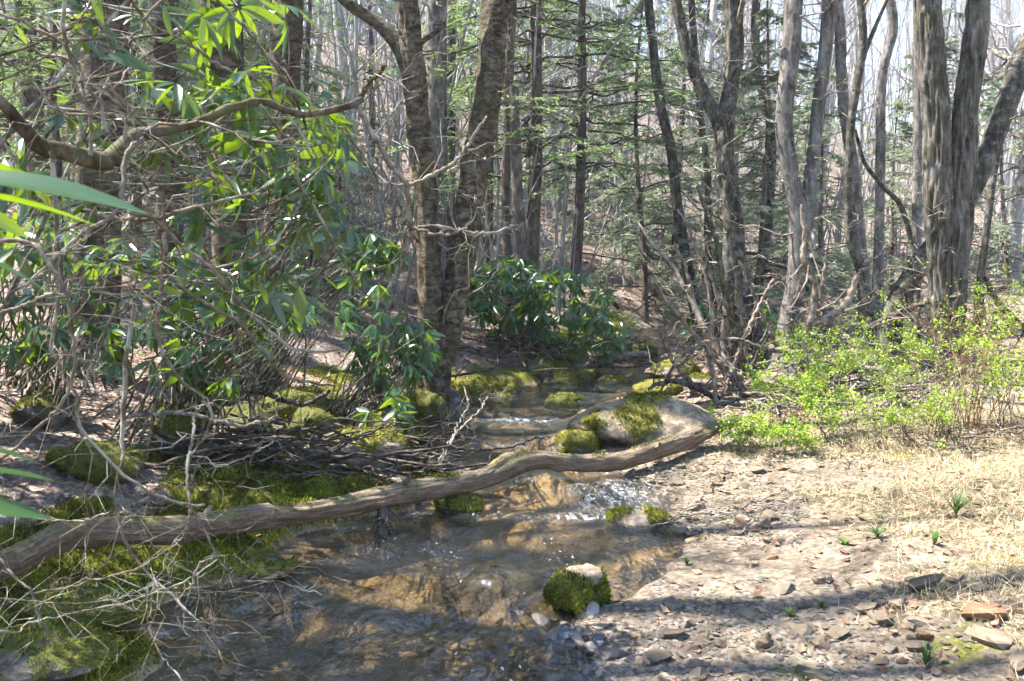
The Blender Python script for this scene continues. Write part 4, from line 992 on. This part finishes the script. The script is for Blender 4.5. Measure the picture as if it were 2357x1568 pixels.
# single picked leaves
for (a, b, d, upv) in [((250,125),(345,155),1.9,(0,-.9,.4)), ((250,195),(330,180),1.9,(0,-.4,.9)), ((335,150),(350,200),2.0,(.2,-.9,.3)), ((690,660),(690,755),2.3,(.2,-1,.1)), ((478,345),(505,420),2.4,(-.3,-.9,.2)), ((378,10),(388,80),2.2,(-.3,-.9,.2)), ((672,395),(598,430),2.4,(0,-.6,.8)), ((215,-30),(230,50),1.9,(-.2,-.9,.2)), ((592,520),(590,560),2.4,(.2,-.9,.2)), ((455,335),(480,300),2.3,(.1,-.8,.4)), ((600,650),(615,700),2.4,(.2,-1,.1))]:
    p0, p1 = W(*a, d), W(*b, d); pos = np.concatenate([pos, [p0]]); X = np.concatenate([X, [nrm(p1-p0)]]); U = np.concatenate([U, [upv]]); S = np.concatenate([S, [np.linalg.norm(p1-p0)*1.05]])
leaf_parts(rh, pos, X, U, S, 300)

def rhodo(name, label, clusters, base, lmin, lmax, nstem=14, group=None, nmax=120, small=True, axd=(0, -.1, .9), droop=(-.8, .1), nl=(6, 10)):
    C = []
    for c in clusters: C += cluster(*c)
    C = np.array(C); t = thing(name, label, 'shrub', tuple(base), group)
    AX = nrm(RNG.normal(size=C.shape)*.4+np.array(axd)); pos, X, U, S = whorls(C, AX, nl[0], nl[1], lmin, lmax, droop)
    leaf_parts(t, pos, X, U, S, nmax, mat='rleaf_far', small=small)
    # stems from base points towards whorls
    u = np.linspace(0, 1, 10)[None, :, None]
    b0 = np.array(base)+np.stack([RNG.normal(size=len(C))*.25, RNG.normal(size=len(C))*.2, np.zeros(len(C))-.05], -1)
    d = C-b0; mid = np.array([0, 0, 1.])*np.linalg.norm(d, axis=1)[:, None]*RNG.uniform(-.05, .2, (len(C), 1))
    TPp = b0[:, None]+d[:, None]*u+mid[:, None]*(u*(1-u))*2+np.cumsum(RNG.normal(size=(len(C), 10, 3)), 1)*.012*(u*(1-u))*4
    Rr = (.0095-.0065*u[..., 0])*np.ones((len(C), 1))
    v, f, r = tubes(TPp[:min(len(C), 60)], Rr[:min(len(C), 60)], 5); ob('stems', v, f, M['twig_brown'], t, kind='stuff')
    return t
rhodo('rhododendron', 'broad dark green rhododendron bush round the thin trunks beyond the twin birch',
      [(75, 1160, 690, 110, 80, 10.2, 11.8), (85, 1290, 700, 120, 85, 10.4, 12), (25, 1380, 760, 60, 60, 10.2, 11), (25, 1120, 660, 70, 60, 10.2, 11.2), (14, 1180, 615, 70, 30, 10.8, 11.6)], gv(1240, 11.2), .15, .22, nmax=200)
rhodo('rhododendron', 'low rhododendron with hanging glossy leaves beside the twin birch foot',
      [(48, 900, 810, 100, 90, 6.2, 7.4), (22, 960, 790, 45, 60, 6.8, 7.6), (16, 900, 950, 60, 45, 5.8, 6.6), (12, 820, 690, 70, 60, 6, 7)], gl(-1.35, 6.7), .11, .16, nmax=220, small=False, droop=(-1.1, -.2))
rhodo('rhododendron', 'rhododendron with sunlit whorls behind the drooping twigs, near the flared birch foot',
      [(45, 560, 720, 150, 90, 4.4, 5.6), (25, 430, 620, 130, 70, 4.6, 5.8), (18, 300, 760, 120, 80, 4.2, 5.4), (16, 480, 830, 120, 60, 4.4, 5.2)], gl(-2.2, 5.2), .1, .15, nmax=220, small=False)
rhodo('rhododendron', 'rhododendron tuft with yellow-green backlit leaves past the limb tip',
      [(34, 850, 580, 70, 50, 6.4, 7.6), (9, 700, 240, 110, 60, 6, 8), (7, 760, 330, 70, 60, 6, 7.5)], gl(-2.6, 7.2), .12, .17, nmax=150, small=False)
rhodo('rhododendron', 'small rhododendron beneath the V-forked tree base', [(26, 1750, 740, 45, 40, 10.8, 11.8), (10, 1610, 740, 30, 40, 11, 11.8)], gv(1750, 11.3), .15, .2, nmax=60)
rhodo('rhododendron', 'rhododendron thicket in shade along the upper bank', [(40, 120, 560, 170, 120, 5.2, 6.8), (30, 60, 760, 150, 90, 4.8, 6)], gl(-3.6, 5.8), .11, .16, nmax=120)
# rhododendrons added beyond the frame's side to shade bank and water
for (x, y) in ((-3.3, 4.1), (-3.0, 3.0), (-5.0, 5.5), (-3.9, 1.8)):
    g = np.array(gl(x, y)); C = [g+np.array([random.gauss(0, .7), random.gauss(0, .7), random.uniform(1.0, 3.8)]) for _ in range(90)]
    t = thing('rhododendron', 'unseen rhododendron added to shade the stream and lower bank', 'shrub', tuple(g), 'rhododendron thicket')
    C = np.array(C); AX = nrm(RNG.normal(size=C.shape)*.4+np.array([.2, 0, .9])); p_, X_, U_, S_ = whorls(C, AX)
    leaf_parts(t, p_, X_, U_, S_, 0, small=True)
    b0 = g+RNG.normal(size=(40, 3))*np.array([.25, .25, 0]); u = np.linspace(0, 1, 8)[None, :, None]
    v, f, r = tubes(b0[:, None]+(C[:40]-b0)[:, None]*u, (.018-.013*u[..., 0])*np.ones((40, 1)), 5); ob('stems', v, f, M['twig_brown'], t, kind='stuff')

# ------------------------------------------------------------------ green spring shrubs
LD = (np.array([[0, 0, 0], [.5, .3, .05], [1, 0, 0], [.5, -.3, .05]]), np.array([[0, 1, 2, 3]]))
def spring_shrub(name, label, base, h, spread, ns, nleaf, lsz, leafm='spring', stemm='twig_grey', lean=(0, 0), group=None, arch=.5):
    t = thing(name, label, 'shrub', tuple(base), group); b = np.array(base)
    az = RNG.uniform(0, 6.28, ns); l = h*RNG.uniform(.55, 1.15, ns); u = np.linspace(0, 1, 9)
    out = np.stack([np.cos(az), np.sin(az), 0*az], -1)*spread*RNG.uniform(.3, 1.1, (ns, 1))+np.array([lean[0], lean[1], 0])
    P = (b+RNG.normal(size=(ns, 3))*np.array([.12, .12, 0])*spread)[:, None]+np.array([0, 0, 1.])*(l[:, None]*(u*1.25-arch*u**2.2))[..., None]+out[:, None]*(u**1.4)[None, :, None]*h
    P += np.cumsum(RNG.normal(size=P.shape), 1)*.012*h
    R = np.full((ns, 1), .0035)*(1.1-.8*u)[None]
    A, a = grow(P, R, 5, .25, .98, .38, 45, 6, .0, .18, .7, .0012)
    for i in range(ns):
        v, f, r = tubes(P[i], R[i], 5); ob('stem', v, f, M[stemm], t)
    B, b2 = grow(A, a, 2, .2, .95, .5, 45, 4, .0, .18, .7, .001)
    v, f, r = joinm([tubes(A, a, 4), tubes(B, b2, 3)]); ob('twigs', v, f, M[stemm], t, kind='stuff')
    src = np.concatenate([A.reshape(-1, 3), B.reshape(-1, 3), P[:, 4:].reshape(-1, 3)])
    hz = src[:, 2]-b[2]; w = (hz > .02)*(.3+sm(-.2, .35, fbm(src*3.1, 91, 3))); idx = RNG.choice(len(src), nleaf, p=w/w.sum())
    p = src[idx]+RNG.normal(size=(nleaf, 3))*.016
    X = nrm(RNG.normal(size=(nleaf, 3))+np.array([0, 0, .2])); X, Y, Zz = rframe(X, nrm(np.array([[0, 0, 1.]])+RNG.normal(size=X.shape)*.6))
    v, f, r = place(LD[0], LD[1], X, Y, Zz, p, RNG.uniform(.6, 1.3, nleaf)*lsz)
    ob('foliage', v, f, M[leafm], t, rnd=r, kind='stuff')
    return t
SH = [(1745, 1040, .38, 1.0, 12, 900, .022, 'low bright green barberry bush at the gravel edge'),
      (1810, 1045, .3, 1.0, 10, 600, .022, 'low spreading green bush beside the gravel-edge barberry'),
      (1800, 960, .55, .9, 12, 1000, .024, 'green bush with arching sprays beside the log tip'),
      (1880, 930, .75, .8, 12, 1100, .024, 'leafy green bush before the grey two-stemmed tree'),
      (1960, 900, .8, .8, 12, 1100, .024, 'bright leafy bush over the heap of dead branches'),
      (1960, 1020, .5, 1.1, 13, 900, .022, 'airy green bush with thin brown twigs on the grass edge'),
      (2060, 940, .7, .9, 12, 900, .024, 'twiggy green bush before the leaning trunk roots'),
      (2090, 1010, .45, 1.1, 14, 800, .022, 'sparse green bush with tangled twigs at the edge of the straw'),
      (2150, 860, .95, .7, 12, 1000, .026, 'tall leafy rose bush under the furrowed twin tree'),
      (2330, 1000, .9, .7, 12, 1100, .026, 'green rose bush at the outer edge of the grassy bank'),
      (2290, 860, 1.25, .6, 12, 900, .026, 'tall sparse rose bush beside the furrowed twin tree')]
for vx, vy, h, sp, ns, nl_, ls, lab in SH:
    spring_shrub('green_bush', lab, G(vx, vy), h, sp, ns, int(nl_*1.8), ls*1.1)
spring_shrub('rose_bush', 'rose thicket with reddish arching canes and few leaves', G(2235, 985), 1.3, .55, 22, 500, .024, 'spring', 'red_twig')
spring_shrub('rose_bush', 'bare brown cane thicket fanning out above the dry leaves', G(2180, 1010), .9, .9, 26, 260, .022, 'spring', 'dead')
spring_shrub('red_bud_shrub', 'shrub with small rusty red young leaves by the furrowed trunk', G(2210, 870), 1.35, .5, 8, 260, .022, 'litter', 'red_twig')

# ------------------------------------------------------------------ dead saplings and fallen branches
def dead_branch(name, label, path, Y, mat='dead', cat='branch', group=None, tw=8, n=9, twl=.5, twig=True):
    p = np.array(path, float); d = np.linspace(Y[0], Y[1], len(p)) if isinstance(Y, tuple) else np.full(len(p), float(Y))
    pts = np.array([W(a, b, dd) for (a, b, w), dd in zip(p, d)]); r = p[:, 2]/2/FV*d
    t = thing(name, label, cat, tuple(pts[-1]), group)
    A = crs(np.concatenate([pts, r[:, None]], 1), 40); A[:, :3] += RNG.normal(size=(40, 3))*.006
    V, F, _ = tubes(A[:, :3], np.maximum(A[:, 3], .002), n, .3); st_ = ob('stem', V, F, M[mat], t)
    if tw:
        B, b = grow(A[None, :, :3], A[None, :, 3], tw, .05, .95, .3, 55, 7, .05, .25, .4, .003, .8, lens=twl)
        C_, c = grow(B, b, 3, .2, .9, .5, 50, 5, 0, .22, .6, .002)
        v, f, _ = joinm([tubes(B, b, 5), tubes(C_, c, 3)]); ob('twigs', v, f, M[mat], st_, kind='stuff')
    return t
dead_branch('dead_sapling', 'long dead sapling slanting down into the tangled brush', [(1468,512,7),(1500,560,9),(1545,610,11),(1590,690,13),(1635,780,15),(1680,850,17),(1730,925,18)], (8.8, 8.0))
dead_branch('dead_sapling', 'mossy dead sapling twisting up past the V-forked tree', [(1605,430,8),(1632,500,10),(1652,570,12),(1662,640,14),(1680,720,15),(1702,810,17),(1720,860,18)], 8.6, 'limb_moss')
dead_branch('dead_sapling', 'reddish crooked sapling with an S-bend by the two-stemmed tree', [(1845,470,8),(1852,545,12),(1849,590,14),(1873,645,18),(1874,708,18),(1854,757,17),(1852,827,18),(1870,870,18)], 8.4)
dead_branch('dead_branch', 'broken barkless limb angling up from the reddish crooked sapling', [(1972,630,12),(1962,668,16),(1940,705,18),(1900,735,18),(1862,752,18),(1845,785,16)], 8.4)
dead_branch('dead_sapling', 'bare forked sapling curving beside the long slanting sapling', [(1550,560,6),(1578,620,8),(1600,700,9),(1622,800,10),(1640,880,12)], 8.9)
dead_branch('dead_sapling', 'thin dead stem bowed over the stream bank', [(1640,700,8),(1636,780,9),(1640,850,10),(1650,930,11),(1665,960,11)], 7.9, tw=5)
for i, (pth, y, lab) in enumerate([
    ([(1500,640,5),(1540,700,8),(1590,760,9),(1640,820,10),(1690,890,11)], 8.3, 'brown arching dead stem low in the stream-side tangle'),
    ([(1620,560,6),(1640,650,8),(1668,730,10),(1690,800,11),(1740,880,12)], 8.7, 'curved dead stem hugging the V-forked tree'),
    ([(1560,480,5),(1600,560,7),(1628,650,9),(1640,740,10),(1632,830,11)], 9.0, 'wavy dead vine hanging beside the slanting sapling'),
    ([(1780,640,6),(1750,700,8),(1715,770,9),(1690,840,10),(1670,910,11)], 8.2, 'dead stem leaning back across the tangle'),
    ([(1700,600,5),(1730,670,7),(1762,740,9),(1790,800,10)], 9.0, 'thin arching stem bowed between the two forked trees'),
    ([(1520,900,6),(1560,830,8),(1620,790,9),(1690,780,8),(1750,800,6)], 8.1, 'dead branch looping over the upstream stones'),
    ([(1900,600,6),(1890,680,8),(1905,750,10),(1940,800,11)], 8.6, 'brown crooked stem beside the broken barkless limb')]):
    dead_branch('dead_sapling', lab, pth, y, 'dead', tw=9, twl=.45)
dead_branch('dead_branch', 'bleached white forked branch stuck in the upstream stones', [(1520,752,6),(1530,790,9),(1548,830,10),(1572,860,11),(1590,880,12)], 8.6, 'twig_grey', tw=6)
dead_branch('dead_branch', 'bleached branch prong crossing the white forked branch', [(1612,770,5),(1590,815,8),(1566,845,10)], 8.5, 'twig_grey', tw=3)
dead_branch('dead_branch', 'twisted root-like branch lying over the boulder head', [(1490,895,8),(1530,880,11),(1560,878,14),(1600,890,15),(1640,912,14),(1700,940,12)], 8.0, 'drift')
dead_branch('dead_branch', 'dark twig reaching over the water from the brush pile', [(1270,1005,3),(1225,1012,5),(1170,1030,6),(1100,1034,7),(1050,1032,9),(1010,1020,10)], (5.8, 5.4), 'drift', tw=6, twl=.25)
dead_branch('dead_branch', 'upright grey twig fan above the brush pile', [(1125,910,3),(1100,950,4),(1060,985,5),(1025,1030,6),(1010,1070,6)], (5.9, 5.3), 'twig_grey', tw=9, twl=.35)
dead_branch('dead_branch', 'fine upright twig rising from the brush pile', [(1070,890,3),(1075,935,3),(1050,985,4),(1012,1075,5)], (5.9, 5.3), 'twig_grey', tw=6, twl=.3)
for i, (pth, y, lab) in enumerate([
    ([(1715,790,10),(1760,800,12),(1820,812,13),(1880,805,12)], 8.6, 'grey fallen limb at the foot of the V-forked tree'),
    ([(1990,760,14),(2050,730,16),(2110,705,14),(2160,690,10)], 8.8, 'pale fallen limb leaning on the leaning trunk roots'),
    ([(1900,870,16),(1980,850,20),(2080,860,20),(2170,870,16)], 8.0, 'thick fallen limb in the heap of dead branches'),
    ([(1960,900,12),(2040,880,14),(2120,850,14),(2200,800,10)], 7.8, 'slanting limb on the heap of dead branches'),
    ([(2220,800,10),(2270,770,13),(2330,740,12)], 8.6, 'bare limb slanting beyond the furrowed twin tree'),
    ([(2265,640,10),(2300,700,14),(2340,740,16),(2380,770,16)], 8.4, 'dark limb falling towards the grassy bank'),
    ([(1325,845,14),(1380,838,18),(1440,820,20),(1490,815,14)], 11, 'sunlit fallen log upstream of the rhododendron bush'),
    ([(1560,960,6),(1620,950,8),(1680,925,9),(1740,905,8)], 7.6, 'bent twig lying behind the tan boulder'),
    ([(1585,1240,6),(1610,1225,7),(1630,1190,7),(1655,1175,5)], 5.0, 'short bark-stripped stick on the gravel slope'),
    ([(1010,870,6),(1080,860,7),(1150,845,7),(1200,835,5)], 8.2, 'pale stick lying across the roots of the twin birch'),
    ([(300,960,10),(380,950,10),(460,958,10),(560,980,9),(640,960,8)], 4.2, 'curved root crossing the litter slope'),
    ([(520,890,12),(600,905,12),(700,930,11),(760,900,8)], 5.2, 'fallen limb below the flared birch foot')]):
    dead_branch('fallen_branch', lab, pth, y, 'drift' if i % 2 else 'twig_grey', tw=4, twl=.4)
# tangle of fallen sticks, each its own thing
def stick_set(n, poly, lmin, lmax, rmin, rmax, mat, label, group, hz=.25, bend=.12, az0=0, azs=.6, twig=1):
    for i in range(n):
        vx, vy = random.uniform(poly[0], poly[2]), random.uniform(poly[1], poly[3])
        g = G(vx, vy); g = g+np.array([0, 0, random.uniform(.0, hz)]); l = random.uniform(lmin, lmax); az = random.gauss(az0, azs); el = random.gauss(0, .12)
        d = np.array([math.cos(az)*math.cos(el), math.sin(az)*math.cos(el), math.sin(el)])
        pts = g+d*np.linspace(-.5, .5, 12)[:, None]*l+np.cumsum(RNG.normal(size=(12, 3)), 0)*bend*l/12
        pts[:, 2] = np.maximum(pts[:, 2], H(pts[:, 0], pts[:, 1])+.004)
        r0 = random.uniform(rmin, rmax)
        R = r0*np.linspace(1, .45, 12)
        prt = [tubes(pts, R, 6, .2)]
        if twig:
            B, b = grow(pts[None], R[None], random.randint(1, 3), .3, .9, .35, 45, 5, .05, .2, .55, .0015); prt.append(tubes(B, b, 4))
        v, f, _ = joinm(prt)
        ob('stick', v, f, M[mat], None, ('thick ' if r0 > (rmin+rmax)/2 else 'slim ')+label, 'stick', group, loc=tuple(g))
stick_set(62, (480, 1030, 1000, 1105), .4, 1.2, .005, .02, 'drift', 'grey driftwood stick jammed in the brush pile behind the log', 'driftwood sticks in the brush pile', .2, .2, .05, .35)
stick_set(22, (820, 1000, 1020, 1080), .25, .7, .003, .009, 'drift', 'grey driftwood stick jammed in the brush pile behind the log', 'driftwood sticks in the brush pile', .28, .25, .3, 1.0)
stick_set(60, (1600, 820, 2200, 960), .5, 1.6, .005, .02, 'twig_grey', 'bleached stick in the tangle of fallen branches behind the green bushes', 'sticks in the fallen tangle', .25, .25, .2, 1.0)
stick_set(45, (1080, 790, 1480, 870), .6, 1.8, .006, .018, 'drift', 'brown stick in the brush below the rhododendron bush', 'sticks in the brush', .35, .25, .2, 1.0)
stick_set(24, (1450, 1090, 1750, 1240), .15, .5, .003, .007, 'twig_grey', 'twig lying on the gravel slope', 'twigs on the gravel', .04, .3, .2, 1.2)
stick_set(30, (1850, 960, 2357, 1060), .3, .9, .003, .008, 'dead', 'dead twig lying at the edge of the straw', 'twigs at the straw edge', .1, .3, .2, 1.0)
stick_set(26, (150, 930, 800, 1130), .3, .9, .003, .009, 'drift', 'dark twig lying on the leaf litter of the mossy bank', 'twigs on the litter', .05, .25, .2, 1.0)

# ------------------------------------------------------------------ leaf litter, straw, moss, weeds
def on_ground(n, x0, x1, y0, y1, keep):
    x = RNG.uniform(x0, x1, n); y = RNG.uniform(y0, y1, n)
    k = RNG.random(n) < keep(x, y); return x[k], y[k]
def lit_keep(x, y):
    z = zones(x, y); l, r = edges(y)
    return np.clip((1-z['bed'])*(1-.93*z['moss'])*(1-.8*z['dirt']), 0, 1)*(.35+.65*sm(-.2, .3, fbm2(x, y, .5, 71, 3)))
LTV = (np.array([[0, 0, .12], [.4, .3, 0], [1, .05, .15], [.5, -.3, .05], [.45, 0, -.05]]), np.array([[0, 4, 1], [1, 4, 2], [2, 4, 3], [3, 4, 0]]))
parts = []
for (n, bx, s0, s1) in [(26000, (-4, 3, 2.5, 9), .025, .06), (30000, (-9, 9, 7, 20), .045, .09), (12000, (-14, 14, 18, 34), .08, .16)]:
    x, y = on_ground(n, *bx, lit_keep); p = np.stack([x, y, H(x, y)+.006], -1); az = RNG.uniform(0, 6.28, len(x))
    X = np.stack([np.cos(az), np.sin(az), RNG.normal(size=len(x))*.4], -1); X, Y, Zz = rframe(X, nrm(np.array([[0, 0, 1.]])+RNG.normal(size=(len(x), 3))*.45))
    parts.append(place(LTV[0], LTV[1], X, Y, Zz, p, RNG.uniform(s0, s1, len(x))))
v, f, r = joinm(parts); ob('leaf_litter', v, f, M['litter'], label='brown curled dead leaves covering the forest floor', cat='leaf litter', kind='stuff', rnd=r, smooth=False)
# dry straw
BT = (np.array([[-.02, 0, 0], [.02, 0, 0], [.018, .1, .35], [-.018, .1, .35], [.012, .4, .55], [-.012, .4, .55], [0, .85, .5]]), [np.array([[0, 1, 2, 3], [3, 2, 4, 5]]), np.array([[5, 4, 6]])])
def straw_keep(x, y):
    z = zones(x, y); return np.clip(z['straw']*1.1, 0, 1)*(.35+.65*sm(-.25, .25, fbm2(x, y, .35, 81, 3)))
x, y = on_ground(94000, .9, 6.0, 2.4, 7.6, straw_keep); p = np.stack([x, y, H(x, y)], -1); az = RNG.uniform(0, 6.28, len(x))
X = np.stack([np.cos(az), np.sin(az), 0*az], -1); Zz = nrm(np.array([[0, 0, 1.]])+RNG.normal(size=X.shape)*.5); Y = nrm(np.cross(Zz, X)); X = np.cross(Y, Zz)
s = RNG.uniform(.04, .15, len(x)); sc3 = np.stack([np.full(len(x), .09), s, s*RNG.uniform(.2, .7, len(x))], -1)
v, f4, r = place(BT[0], BT[1][0], X, Y, Zz, p, sc3); n7 = len(BT[0])
f3 = (BT[1][1][None]+(np.arange(len(p))*n7)[:, None, None]).reshape(-1, 3)
ob('dry_grass', v, [f4, f3], M['straw'], label='matted pale dry grass over the sunny bank', cat='grass', kind='stuff', rnd=r)
# green weeds among the straw
def weed_keep(x, y):
    z = zones(x, y); return z['dirt']*(.12+sm(.0, .25, fbm2(x, y, .45, 95, 3)))
x, y = on_ground(16000, .8, 6, 2.6, 7.4, weed_keep); p = np.stack([x, y, H(x, y)+.01], -1)
X = nrm(RNG.normal(size=p.shape)+np.array([0, 0, .3])); X, Y, Zz = rframe(X); v, f, r = place(LD[0], LD[1], X, Y, Zz, p, RNG.uniform(.008, .022, len(p)))
ob('weeds', v, f, M['weed'], label='tiny green weeds sprouting through the straw', cat='weeds', kind='stuff', rnd=r)
# moss fronds over the mossy bank
def moss_keep(x, y): return zones(x, y)['moss']
x, y = on_ground(330000, -3.0, .2, 2.5, 8.8, moss_keep); p = np.stack([x, y, H(x, y)-.002], -1)
v, f, r = blades(p, np.array([[0, 0, 1.]])*np.ones_like(p), .012, .036, .55); r = np.repeat(np.clip(.42+.85*fbm2(x, y, .16, 99, 3)+RNG.normal(size=len(x))*.18, 0, 1), 3)
ob('moss', v, f, M['moss'], label='thick green moss carpeting the stream bank', cat='moss', kind='stuff', rnd=r)
x, y = on_ground(20000, .6, 4.5, 2.6, 6, moss_keep); p = np.stack([x, y, H(x, y)-.002], -1)
v, f, r = blades(p, np.array([[0, 0, 1.]])*np.ones_like(p), .006, .016, .5)
ob('moss', v, f, M['moss'], label='small olive moss pads dotting the dirt of the stony bank', cat='moss', kind='stuff', rnd=r)
# grass tufts and broad-leaved plants
def tuft(name, label, vx, vy, n, h, wid, mat='weed', spread=.5, cat='plant', arch=.5):
    g = G(vx, vy); t = thing(name, label, cat, tuple(g)); az = RNG.uniform(0, 6.28, n)
    for i in range(n):
        u = np.linspace(0, 1, 6); l = h*random.uniform(.6, 1.15); o = random.uniform(.15, 1)*spread
        d = np.array([math.cos(az[i]), math.sin(az[i]), 0]); c = g+d*(o*l*u**1.5)[:, None]+np.array([0, 0, 1])*(l*(u-arch*o*u**2))[:, None]
        sdv = np.array([-d[1], d[0], 0]); w = wid*np.sin(np.pi*np.clip(u*.9+.08, 0, 1))**.7
        V = np.stack([c-sdv*w[:, None], c+np.array([0, 0, -.15])*w[:, None], c+sdv*w[:, None]], 1).reshape(-1, 3)
        F = np.array([[k*3+j, k*3+j+1, k*3+j+4, k*3+j+3] for k in range(5) for j in range(2)])
        ob('blade', V, F, M[mat], t, rnd=np.full(len(V), random.random()))
tuft('grass_tuft', 'upright tuft of green grass on the pale straw', 2200, 1188, 50, .17, .003, spread=.9, cat='grass')
tuft('leafy_plant', 'small broad-leaved green plant in the straw below the grass tuft', 2020, 1240, 12, .09, .008, spread=1.1)
tuft('leafy_plant', 'green rosette plant with pointed leaves by the dirt edge', 2150, 1255, 12, .1, .008, spread=1.0)
tuft('grass_tuft', 'dark green grass tuft among the bank stones', 2130, 1535, 24, .1, .0035, spread=.7, cat='grass')
tuft('leafy_plant', 'low leafy sprout beside the dirt patch stones', 1820, 1420, 16, .045, .007, spread=1.1)
tuft('leafy_plant', 'pair of low leafy sprouts near the orange stones', 1890, 1400, 14, .04, .007, spread=1.1)
tuft('leafy_plant', 'single large round green leaf plant on the straw', 1945, 1255, 3, .06, .018, spread=1.3)
tuft('grass_tuft', 'low grass patch at the shaded sand edge', 1580, 1300, 40, .045, .004, spread=1.0, cat='grass')
# ------------------------------------------------------------------ the thin haze of the wood
ztop = float(GZ[gy < 126].max())+21; zbot = float(GZ.min())-1
hx0, hx1, hy0, hy1 = gx[0]-4, gx[-1]+4, gy[0]-4, gy[-1]+4
hv = np.array([(x, y, z) for x in (hx0, hx1) for y in (hy0, hy1) for z in (zbot, ztop)])
ht = NT('haze_air'); pv = ht.n('VolumePrincipled'); pv.inputs['Density'].default_value = .0008; pv.inputs['Color'].default_value = (.90, .91, 1.0, 1); pv.inputs['Anisotropy'].default_value = .2
ht.L(pv.outputs[0], ht.out.inputs['Volume'])
ob('haze', hv, np.array([(0,1,3,2),(4,6,7,5),(0,4,5,1),(2,3,7,6),(0,2,6,4),(1,5,7,3)]), ht.m, kind='stuff', smooth=False)['label'] = 'pale bluish haze hanging in the wood'
for o in bpy.data.objects:
    if '_o' in o: del o['_o']
